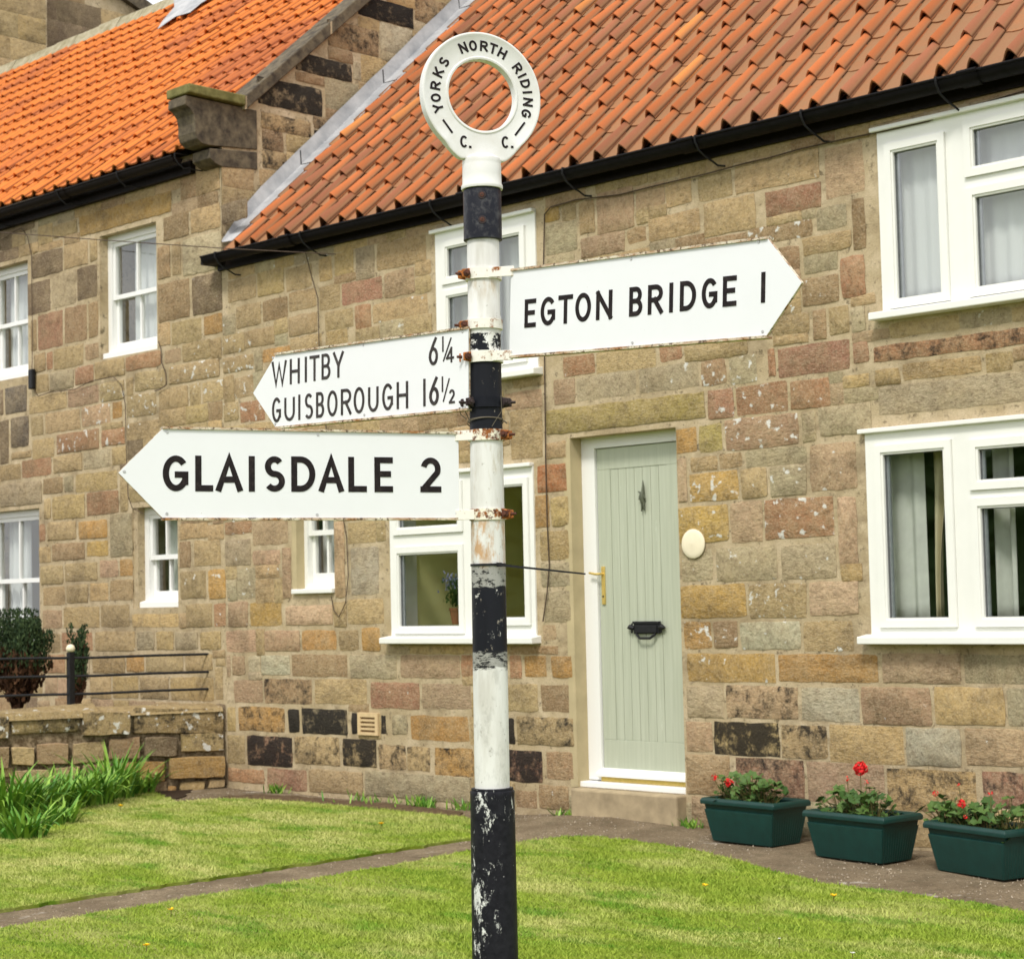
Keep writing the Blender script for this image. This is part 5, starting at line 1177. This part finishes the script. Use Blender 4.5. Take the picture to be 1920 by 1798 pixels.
# base sleeve
n = NT('chipped black base paint', .42, .1); f1 = n.noise(1, 9, .82, n.map((34, 34, 17), loc=(1.3, .4, 2.2)), dist=.3); f2 = n.noise(1, 4, .5, n.map((8, 8, 3.2), loc=(.2, 5.1, .45)))
ch = n.rng(n.math('ADD', n.math('MULTIPLY', f1, .75), n.math('MULTIPLY', f2, .5)), .728, .75)
c = n.mix(ch, n.mix(n.rng(n.noise(60, 4), .3, .7), (.010, .010, .014), (.02, .02, .026)), (.66, .67, .66))
sp = n.rng(n.vor(70), .07, .085, 1, 0); c = n.mix(n.math('MULTIPLY', sp, n.rng(n.noise(20), .55, .57)), c, (.7, .7, .7)); n.col(c); n.bump(f1, .3, .003); M['base'] = n.m
mb = MB(); zb = zz_(1476); mb.lathe((PX, PY, 0), [(.064, -.05), (.0615, .3), (.0590, zb-.022), (.0595, zb-.012), (.0585, zb-.008), (.0562, zb-.007), (.0560, zb-.001), (.052, zb), (rS+.0035, zb)], 72); mb.build('base_sleeve', M['base'], root, 35)
# collar
mb = MB(); mb.lathe((PX, PY, 0), [(.0500, zz_(452)), (.0525, zz_(451)), (.0520, zz_(447)), (.0520, zz_(360)), (.0500, zz_(357)), (.03, zz_(357))], 72)
mb.cur = 0; col_ = mb.build('collar', (lambda n: (n.col(n.mix(n.rng(n.noise(50, 5, .7), .5, .8, 0, .6), (.016, .017, .024), (.13, .13, .13))), n.m)[-1])(NT('scuffed black collar', .4, .1)), root, 35)
RU = Vector((.375, .927, 0)).normalized(); RN = Vector((RU.y, -RU.x, 0))     # ring plane axis and its normal towards the road
FN = Vector((rt0.y, -rt0.x, 0)) if False else Vector((-fw.x, -fw.y, 0)).normalized()
for y_ in (373, 419):
    c0 = Vector((PX, PY, zz_(y_)))+FN*.049; u = Vector((rt0.x, rt0.y, 0)); mb = MB()
    mb.tube([c0, c0+FN*.0045], [.0115, .0105], 20); mb.build('boss', (M['screw'] if False else M['boltdark']), col_, 40)
    mb = MB(); mb.tube([c0+FN*.0045, c0+FN*.0062], [.0062, .005], 14); b_ = mb.build('bolt', M['boltrust'], col_, 40)
    mb = MB(); mb.tube([c0+FN*.0063, c0+FN*.0066], .0022, 6); mb.build('bolt_socket', M['dark'], col_)
# ring finial with neck
RC = onpost(901, 181)-Vector((rt0.x, rt0.y, 0))*.0055
Ro, Ri, TH = .1735, .0985, .027
n = NT('white finial paint', .38, .5)
c = n.mix(n.rng(n.noise(14, 5, .65), .45, .72, 0, .6), WHT, (.60, .58, .52)); c = n.mix(n.rng(n.noise(1, 7, .8, n.map((30, 30, 50), loc=(2, 0, 1))), .66, .70, 0, .8), c, (.42, .33, .2)); n.col(c); n.bump(n.noise(60, 5), .15, .002); M['finial'] = n.m
NW = .0535
def rout(th):
    # th measured from straight down, polar outline: ring united with the flared neck shoulder
    a = abs(th); best = Ro
    if a < 1.05:
        zb_ = .178; r1 = zb_/max(.01, math.cos(a)); x1 = r1*math.sin(a)
        if x1 > NW:
            r1 = NW/math.sin(a) if a > .01 else r1
        # fillet: blend
        r2 = Ro+.016*max(0, 1-abs(a-.36)/.34)
        best = max(Ro, min(r1, zb_/math.cos(a)), r2 if a < .7 and a > .28 else 0)
    return best
N_ = 144; st_ = [(0, 0), (.0, 1), (.007, 1), (.010, .86)]
def ringprofile():
    vs = []
    for k in range(N_):
        th = -math.pi+2*math.pi*k/N_; ro = rout(th); d = Vector((0, 0, -math.cos(th)))+RU*math.sin(th)
        low = abs(th) < .62
        rad = [(Ri, 0), (Ri, .92), (Ri+.002, 1), (Ri+.006, 1), (Ri+.009, .80), (ro-.010, .80), (ro-.006, 1 if not low else .80), (ro-.002, 1 if not low else .80), (ro, .9 if not low else .7), (ro, 0)]
        ring_ = []
        for r_, h in rad: ring_.append(RC+d*r_+RN*(TH/2*h))
        for r_, h in rad[::-1][1:-1]: ring_.append(RC+d*r_-RN*(TH/2*h))
        vs.append(ring_)
    return vs
RG = ringprofile(); m = len(RG[0]); mb = MB(); mb.add([p for r_ in RG for p in r_], [(k*m+i, k*m+(i+1) % m, ((k+1) % N_)*m+(i+1) % m, ((k+1) % N_)*m+i) for k in range(N_) for i in range(m)])
zk = RC.z-.172
mb.lathe((PX, PY, 0), [(.0, zz_(357)), (.0555, zz_(356.5)), (.0565, zz_(354)), (.0565, zz_(350)), (.0535, zz_(346)), (.0530, zz_(330)), (.0530, zz_(312)), (.0520, zz_(309)), (.0530, zz_(306)), (.0510, zz_(300)), (.034, zz_(292)), (.0, zz_(290))], 72)
fin = mb.build('ring_finial', M['finial'], root, 40)

# --- stroke lettering
def arc(cx, cy, rx, ry, a0, a1, n=18): return [(cx+rx*math.cos(R(a0+(a1-a0)*k/n)), cy+ry*math.sin(R(a0+(a1-a0)*k/n))) for k in range(n+1)]
GLY = {
 'A': [[(0, 0), (.5, 1), (1, 0)], [(.2, .3), (.8, .3)]],
 'B': [[(0, 0), (0, 1)], [(0, 1), (.5, 1)]+arc(.5, .76, .42, .24, 88, -88)+[(.5, .52), (0, .52)], [(.0, .52), (.5, .52)]+arc(.5, .26, .5, .26, 88, -88)+[(.5, 0), (0, 0)]],
 'C': [arc(.52, .5, .52, .5, 42, 318, 30)],
 'D': [[(0, 0), (0, 1)], [(0, 1), (.35, 1)]+arc(.35, .5, .65, .5, 88, -88, 26)+[(.35, 0), (0, 0)]],
 'E': [[(0, 0), (0, 1)], [(0, 1), (1, 1)], [(0, .52), (.85, .52)], [(0, 0), (1, 0)]],
 'G': [arc(.52, .5, .52, .5, 40, 322, 30)+[(1, .2), (1, .46)], [(.62, .46), (1.0, .46)]],
 'H': [[(0, 0), (0, 1)], [(1, 0), (1, 1)], [(0, .5), (1, .5)]], 'I': [[(.5, 0), (.5, 1)]],
 'K': [[(0, 0), (0, 1)], [(1, 1), (.05, .42)], [(.32, .58), (1, 0)]], 'L': [[(0, 1), (0, 0), (1, 0)]],
 'N': [[(0, 0), (0, 1)], [(0, 1), (1, 0)], [(1, 0), (1, 1)]], 'O': [arc(.5, .5, .5, .5, 0, 360, 40)],
 'R': [[(0, 0), (0, 1)], [(0, 1), (.5, 1)]+arc(.5, .74, .48, .26, 88, -88)+[(.5, .48), (0, .48)], [(.45, .48), (1, 0)]],
 'S': [arc(.5, .75, .44, .25, 35, 262, 20)+arc(.5, .25, .5, .25, 82, -145, 22)], 'T': [[(0, 1), (1, 1)], [(.5, 1), (.5, 0)]],
 'U': [[(0, 1), (0, .35)]+arc(.5, .35, .5, .35, 184, 356, 20)+[(1, .35), (1, 1)]],
 'W': [[(0, 1), (.26, 0), (.5, .9), (.74, 0), (1, 1)]], 'Y': [[(0, 1), (.5, .45)], [(1, 1), (.5, .45), (.5, 0)]],
 '1': [[(.5, 0), (.5, 1)]], '2': [arc(.5, .70, .47, .30, 165, -25, 18)+[(.0, .0)], [(.0, 0), (1, 0)]],
 '4': [[(.72, 0), (.72, 1)], [(.72, 1), (0, .27)], [(0, .27), (1, .27)]], '6': [[(.78, 1), (.45, .78), (.15, .5)]+arc(.5, .30, .46, .30, 160, 178, 3), arc(.5, .30, .46, .30, 0, 360, 30)],
 '/': [[(0, 0), (1, 1)]], '.': [[(.5, 0), (.5, .06)]], '-': [[(0, .5), (1, .5)]]}
GLY['6'] = [[(.80, 1), (.42, .72), (.12, .46), (.04, .3)], arc(.5, .30, .46, .30, 0, 360, 30)]
def glyph(mb, ch, fr, x0, x1, y0, y1, t, skew=0, depth=.0012, mir=False):
    """fr(u, v, out) maps the sign's own plane to world. x0..x1, y0..y1 box in metres; t stroke width"""
    ax0, ax1 = x0+t/2, x1-t/2
    if ch in 'I1': ax0 = ax1 = (x0+x1)/2
    if ch == '.': ax0 = ax1 = (x0+x1)/2
    for si, stp in enumerate(GLY[ch]):
        P = [(ax0+(ax1-ax0)*a, y0+t/2+(y1-y0-t)*b) for a, b in stp]
        Q = [P[0]]
        for p in P[1:]:
            if math.hypot(p[0]-Q[-1][0], p[1]-Q[-1][1]) > 1e-5: Q.append(p)
        P = Q; closed = math.hypot(P[0][0]-P[-1][0], P[0][1]-P[-1][1]) < 1e-4 and len(P) > 5
        if closed: P = P[:-1]
        n = len(P); Lf = []; Rt = []
        for i in range(n):
            if closed: a, b = P[i-1], P[(i+1) % n]
            else: a, b = P[max(i-1, 0)], P[min(i+1, n-1)]
            p = P[i]
            d1 = (p[0]-a[0], p[1]-a[1]); d2 = (b[0]-p[0], b[1]-p[1])
            l1, l2 = math.hypot(*d1), math.hypot(*d2)
            if l1 < 1e-9: d1 = d2; l1 = l2
            if l2 < 1e-9: d2 = d1; l2 = l1
            d1 = (d1[0]/l1, d1[1]/l1); d2 = (d2[0]/l2, d2[1]/l2)
            nx_, ny_ = -(d1[1]+d2[1]), d1[0]+d2[0]; l = math.hypot(nx_, ny_) or 1; nx_ /= l; ny_ /= l
            c = max(.45, nx_*-d1[1]+ny_*d1[0]); h = t/2/c
            e = (0, 0)
            if not closed and len(stp) < 9:
                if i == 0: e = (-d2[0]*t/2, -d2[1]*t/2)
                if i == n-1: e = (d1[0]*t/2, d1[1]*t/2)
            Lf.append((p[0]+nx_*h+e[0], p[1]+ny_*h+e[1])); Rt.append((p[0]-nx_*h+e[0], p[1]-ny_*h+e[1]))
        dd = depth+.00012*si; k2 = n
        vs = [fr(*q, dd) for q in Lf]+[fr(*q, dd) for q in Rt]+[fr(*q, -.0002) for q in Lf]+[fr(*q, -.0002) for q in Rt]
        fs = []
        for i in range(n if closed else n-1):
            j = (i+1) % n
            fs += [(i, j, n+j, n+i), (i, 2*n+i, 2*n+j, j), (n+i, n+j, 3*n+j, 3*n+i)]
        if not closed: fs += [(0, n, 3*n, 2*n), (n-1, 3*n-1, 4*n-1, 2*n-1)]
        mb.add(vs, fs)
# ring lettering: unproject the lettering positions onto the ring's front face
def onring(x, y):
    r = ray(x, y); o = RC+RN*(TH/2*.8); t = (o-CAM).dot(RN)/r.dot(RN); p = CAM+r*t-o; return p.dot(RU), p.z
mb = MB(); off = TH/2*.8
def rf(cu, cv, rot):
    c_, s_ = math.cos(rot), math.sin(rot)
    return lambda a, b, o: RC+RU*(cu+a*c_-b*s_)+Vector((0, 0, cv+a*s_+b*c_))+RN*(off+o)
zc = lambda x, y: (760+x/5.993, 40+y/5.993)
for ch, x, y in (('N', 638, 335), ('O', 738, 300), ('R', 858, 287), ('T', 965, 300), ('H', 1068, 357), ('S', 440, 487), ('K', 384, 597), ('R', 348, 732), ('O', 338, 862), ('Y', 345, 978), ('R', 1262, 512), ('I', 1308, 606), ('D', 1346, 702), ('I', 1358, 802), ('N', 1362, 915), ('G', 1345, 1045)):
    u_, v_ = onring(*zc(x, y)); rr_ = math.hypot(u_, v_); u_ *= .1365/rr_; v_ *= .1365/rr_; rot = math.atan2(v_, u_)-math.pi/2
    glyph(mb, ch, rf(u_, v_, rot), -.0115, .0115, -.0145, .0145, .0058)
for ch, x, y, s_ in (('C', 637, 1355, 1), ('.', 708, 1416, 1), ('C', 1102, 1362, 1), ('.', 1180, 1416, 1)):
    u_, v_ = onring(*zc(x, y))
    if ch == 'C': glyph(mb, ch, rf(u_, v_, 0), -.0108, .0108, -.0165, .0165, .0058)
    else: mb.lathe((0, 0, 0), [(0.0001, 0), (.0001, 0)], 3) if False else glyph(mb, '-', rf(u_, v_, 0), -.0036, .0036, -.0033, .0033, .0062)
for A_, B_ in (((400, 1108), (508, 1258)), ((1320, 1140), (1212, 1285))):
    a, b = onring(*zc(*A_)), onring(*zc(*B_)); cu, cv = (a[0]+b[0])/2, (a[1]+b[1])/2; L_ = math.hypot(a[0]-b[0], a[1]-b[1]); glyph(mb, '-', rf(cu, cv, math.atan2(b[1]-a[1], b[0]-a[0])), -L_/2, L_/2, -.003, .003, .0055)
mb.build('lettering', M['letter'], fin)

# --- arms
def arm(label, TL, BL, TR_, BR, dL, dR, tip, tip_side, letters, screws, lett_mat='letter', frame_t=.022):
    """corner pixels of the rectangular part (left and right edges) with their distances"""
    a, b, c, d = atd(*TL, dL), atd(*BL, dL), atd(*TR_, dR), atd(*BR, dR)
    o = b; U = (d-b); U = (U+(c-a))*.5; L_ = U.length; U.normalize(); V_ = Vector((0, 0, 1)); V_ = (V_-U*V_.dot(U)).normalized(); Nn = U.cross(V_)
    if Nn.dot(CAM-o) < 0: Nn = -Nn
    H = ((a-b).dot(V_)+(c-d).dot(V_))/2
    o = o+V_*(((b-o).dot(V_)+(d-o).dot(V_))/2)
    fr = lambda u, v, w_: o+U*u+V_*v+Nn*w_
    def uv(x, y):
        r = ray(x, y); t = (o-CAM).dot(Nn)/r.dot(Nn); p = CAM+r*t-o; return p.dot(U), p.dot(V_)
    tu, tv = uv(*tip)
    if tip_side > 0: poly = [(0, 0), (L_, 0), (tu, H/2+(tv-H/2)*.3), (L_, H), (0, H)]
    else: poly = [(L_, 0), (L_, H), (0, H), (tu, H/2+(tv-H/2)*.3), (0, 0)]
    mb = MB(); mb.prism([fr(*q, -.003) for q in poly], Nn*.003); am = mb.build('sign_arm', M['plate'], root); am['label'] = label
    # channel frame behind with thin lips showing above and below the plate
    mb = MB(); k = .006; e = .05
    u0, u1 = (-.0, L_) ; lo, hi = (u0, u1)
    for v0_, v1_ in ((-k, 0.0003), (H-.0003, H+k)): mb.prism([fr(lo, v0_, .005), fr(hi, v0_, .005), fr(hi, v1_, .005), fr(lo, v1_, .005)], -Nn*(frame_t+.005))
    mb.prism([fr(lo, -.001, -.004), fr(hi, -.001, -.004), fr(hi, H+.001, -.004), fr(lo, H+.001, -.004)], -Nn*.004)
    P2 = [q for q in poly]; 
    tipe = L_ if tip_side > 0 else 0
    for v_ in (0, H):
        pa, pb = fr(tipe, v_, -.0005), fr(tu, H/2+(tv-H/2)*.3, -.0005); s_ = V_*(-.0012 if v_ == 0 else .0012); mb.prism([pa, pb, pb+s_, pa+s_], -Nn*.006)
    mb.build('frame', M['frame'], am)
    mb = MB()
    for ch, xa, xb, yt, yb, tt in letters:
        xm = (xa+xb)/2; ym = (yt+yb)/2; ua = uv(xa, ym)[0]; ub = uv(xb, ym)[0]; va = uv(xm, yb)[1]; vb = uv(xm, yt)[1]; glyph(mb, ch, fr, ua, ub, va, vb, tt)
    mb.build('lettering', M[lett_mat], am)
    for x, y in screws:
        u_, v_ = uv(x, y); mb = MB(); c0 = fr(u_, v_, 0); mb.tube([c0, c0+Nn*.0016], [.0040, .0034], 14); s_ = mb.build('screw', M['screw'], am, 40)
    return am, fr, uv, H, L_, U, V_, Nn
def row(txt, spans, yl, yr, xl, xr, t):
    """letters with left/right pixels; (top, bottom) pixel rows interpolated between two columns"""
    out = []
    for ch, (a, b) in zip(txt, spans):
        k = ((a+b)/2-xl)/(xr-xl); out.append((ch, a, b, yl[0]+(yr[0]-yl[0])*k, yl[1]+(yr[1]-yl[1])*k, t))
    return out
LE = row('EGTONBRIDGE1', [(982, 1003), (1012, 1039), (1045, 1072), (1077, 1106), (1116, 1146), (1178, 1202.5), (1213, 1241), (1250, 1263), (1273, 1303), (1314, 1343), (1353.5, 1379), (1423, 1435)], (561, 614), (510.5, 568), 992, 1428, .0120)
A1 = arm('upper right arm reading EGTON BRIDGE 1', (953, 508), (953, 668), (1432, 448), (1438, 629), 5.0, 4.37, (1501, 525), 1, LE, [(958, 514), (1181, 486), (1420, 454), (957, 661), (1184, 643), (1428, 622)])
LW_ = row('WHITBY', [(508, 536), (542, 560.5), (569, 575), (579, 597.5), (601.5, 618), (623, 643)], (677, 724), (659.5, 708), 522, 633, .0088)
LW_ += [('6', 802, 820, 633, 685, .0088), ('1', 826.5, 831, 631, 660, .0052), ('/', 829, 845, 634, 677, .0045), ('4', 835, 849.5, 651, 680, .0062)]
LW_ += row('GUISBOROUGH1', [(509, 525.5), (532, 551.5), (557, 563), (570, 585.5), (591.5, 606.5), (612.5, 631.5), (638, 657.5), (662, 682), (689, 708.5), (715.5, 735.5), (742.5, 764), (791, 798)], (745.5, 792), (710.5, 762), 517, 794, .0088)
LW_ += [('6', 803, 822, 707, 760, .0098), ('1', 826, 830.5, 706, 735, .0052), ('/', 829, 842, 710, 753, .0045), ('2', 840.5, 851.5, 730, 756.5, .0062)]
A2 = arm('middle left arm reading WHITBY and GUISBOROUGH', (510, 665), (515, 801), (870, 616), (878, 765), 5.55, 5.0, (473, 735), -1, LW_, [(510, 671), (679, 647), (865, 622), (515, 795), (682, 778)], 'letterf')
LG = row('GLAISDALE2', [(304, 352), (365, 398.5), (404, 453.5), (465, 477), (494, 533), (545, 590), (597, 643), (652, 686.5), (701, 735.5), (787, 826)], (854, 921), (858, 923), 328, 806, .0158)
A3 = arm('lower left arm reading GLAISDALE 2', (309, 803), (304, 971), (862, 813), (864, 971), 4.71, 5.0, (221, 885), -1, LG, [(312, 810), (595, 815), (854, 820), (312, 963), (594, 965), (856, 963), (232, 884)])

# --- clamps round the post
def clamp(am, zc_, mat, plate_pt, bolt_dir, h=.030, r=.0495, boltm='boltrust', extra_dir=None, arml=True, strapmat=None):
    """a strap round the post at height zc_, running out to plate_pt, with a bolted ear at bolt_dir"""
    mb = MB(); mb.lathe((PX, PY, zc_), [(rS+.001, -h/2), (r, -h/2), (r, h/2), (rS+.001, h/2)], 56)
    C0 = Vector((PX, PY, zc_))
    cl = mb.build('clamp', M[mat], root if am is None else am, 40)
    if plate_pt is not None:
        d = plate_pt-C0; d.z = 0; Ld = d.length; d.normalize(); s_ = Vector((d.y, -d.x, 0))
        if s_.dot(CAM-C0) < 0: s_ = -s_
        mb = MB(); p0 = C0+s_*(r-.001); p1 = plate_pt+s_*.004; p1.z = zc_; vz = Vector((0, 0, h/2))
        mb.prism([p0-vz*.9, p1-vz*.9, p1+vz*.9, p0+vz*.9], -s_*.004)
        mb.build('strap', M['rustw'] if strapmat is None else M[strapmat], cl, bevel=.001)
    d = Vector((bolt_dir[0], bolt_dir[1], 0)).normalized(); s_ = Vector((d.y, -d.x, 0))
    if s_.dot(CAM-C0) < 0: s_ = -s_
    for side, mm in ((1, 'rust'), (-1, 'rust')):
        p = C0+d*(r-.008)+s_*side*.012; vz = Vector((0, 0, h/2*.98)); q = p+d*.028; 
        mb = MB(); mb.prism([p-vz, q-vz*.75, q+vz*.75, p+vz], s_*side*.004); mb.build('ear', M[mm] if boltm == 'boltrust' else M[boltm], cl, bevel=.002)
    cb = C0+d*(r+.008); mb = MB()
    mb.tube([cb+s_*.016, cb+s_*.025], .0095, 6); mb.tube([cb+s_*.025, cb+s_*.030], [.0055, .004], 10); mb.tube([cb-s_*.016, cb-s_*.025], .0095, 6); mb.tube([cb-s_*.03, cb+s_*.02], .0045, 10); bo = mb.build('bolt', M[boltm], cl, 30)
    mb = MB(); e0 = C0+d*(r+.018); mb.tube([e0, e0+d*.014], [.0045, .0035], 10); mb.build('bolt_end', M[boltm], cl, 40)
    return cl
Lr = Vector((rt0.x, rt0.y, 0)).normalized(); Fd = Vector((fw.x, fw.y, 0)).normalized()
ld = -Lr-Fd*.45; rd = Lr-Fd*.35
H1 = A1[3]
p = A1[1](.01, H1-.016, -.004); clamp(A1[0], zz_(516), 'rustw', p, ld)
p = A1[1](.01, .012, -.004); clamp(A1[0], zz_(671), 'rustw', p, ld, strapmat='rustw')
clamp(A2[0], zz_(610), 'rustw', None, ld+Fd*.3, h=.026)
clamp(A2[0], zz_(756), 'blackp', None, -Lr-Fd*.6, h=.028, boltm='boltdark')
clamp(None, zz_(756.0), 'blackp', None, Lr-Fd*.1, h=.0275, r=.0492, boltm='boltdark')
p = A3[1](A3[4]-.01, A3[3]-.012, -.004); clamp(A3[0], zz_(817), 'rusth', p, rd, strapmat='rustw')
p = A3[1](A3[4]-.01, .012, -.004); clamp(A3[0], zz_(965), 'rusth', p, rd, strapmat='rustw')
root.rotation_euler = (0, 0, 0)
# slight lean of the whole post
ang = -.0042; ax = Fd
def lean_(o):
    for ch in o.children:
        if ch.type == 'MESH':
            for v_ in ch.data.vertices: v_.co += Vector((rt0.x, rt0.y, 0))*(v_.co.z-1.345)*.004
        lean_(ch)
lean_(root)
# scraps of wire below the black clamp
def loop(z_, rr_, tilt, label, r_=.0013, sag=.0):
    mb = MB(); pts = []
    for k in range(37):
        a = 2*math.pi*k/36; pts.append((PX+rr_*math.cos(a)*(1+.03*math.sin(3*a)), PY+rr_*math.sin(a), z_+tilt*math.cos(a+.6)+sag*math.sin(2*a)))
    mb.tube(pts, r_, 6); return mb
mb = loop(zz_(789), .0475, .006, ''); mb2 = loop(zz_(793), .0478, .011, '')
mb.v += []; k = len(mb.v); mb.add(mb2.v, mb2.f)
q = Vector((PX, PY, 0)); e1 = q-Lr*.05-Fd*.012+Vector((0, 0, zz_(786))); mb.tube([e1, e1+Vector((-.004, 0, .012))-Lr*.012, e1-Lr*.02+Vector((0, 0, .03)), e1-Lr*.01+Vector((0, 0, .035)), e1+Lr*.012+Vector((0, 0, -.012))], .0014, 6)
e2 = q+Lr*.047-Fd*.012+Vector((0, 0, zz_(790))); mb.tube([e2, e2+Lr*.006-Vector((0, 0, .003)), e2+Lr*.012-Vector((0, 0, .008))], .002, 6)
mb.tube([q-Fd*.05+Lr*.018+Vector((0, 0, zz_(803))), q-Fd*.05+Lr*.03+Vector((0, 0, zz_(790))), q-Fd*.05+Lr*.045+Vector((0, 0, zz_(775))), q-Fd*.046+Lr*.044+Vector((0, 0, zz_(745)))], .0009, 6)
tag(mb.build('wire_tie', M['wire'], None, 60), 'thin twisted wires wound round the post below the black clamp', 'wire')
# cable tie
mb = MB(); zt2 = zz_(1059); mb.lathe((PX-.0, PY, zt2), [(rS+.0025, -.003), (rS+.0045, -.003), (rS+.0045, .003), (rS+.0025, .003)], 48)
p0 = atd(936, 1059, 4.955); p1 = atd(1098, 1076, 4.97)
mb.prism([p0+Vector((0, 0, -.0032)), p1+Vector((0, 0, -.0022)), p1+Vector((0, 0, .0022)), p0+Vector((0, 0, .0032))], Fd*.0016); mb.box((p0.x-.005, p0.y-.005, p0.z-.005), (p0.x+.005, p0.y+.005, p0.z+.006))
tag(mb.build('cable_tie', M['iron'], None, 40), 'black cable tie round the post with its long tail pointing right', 'cable tie')
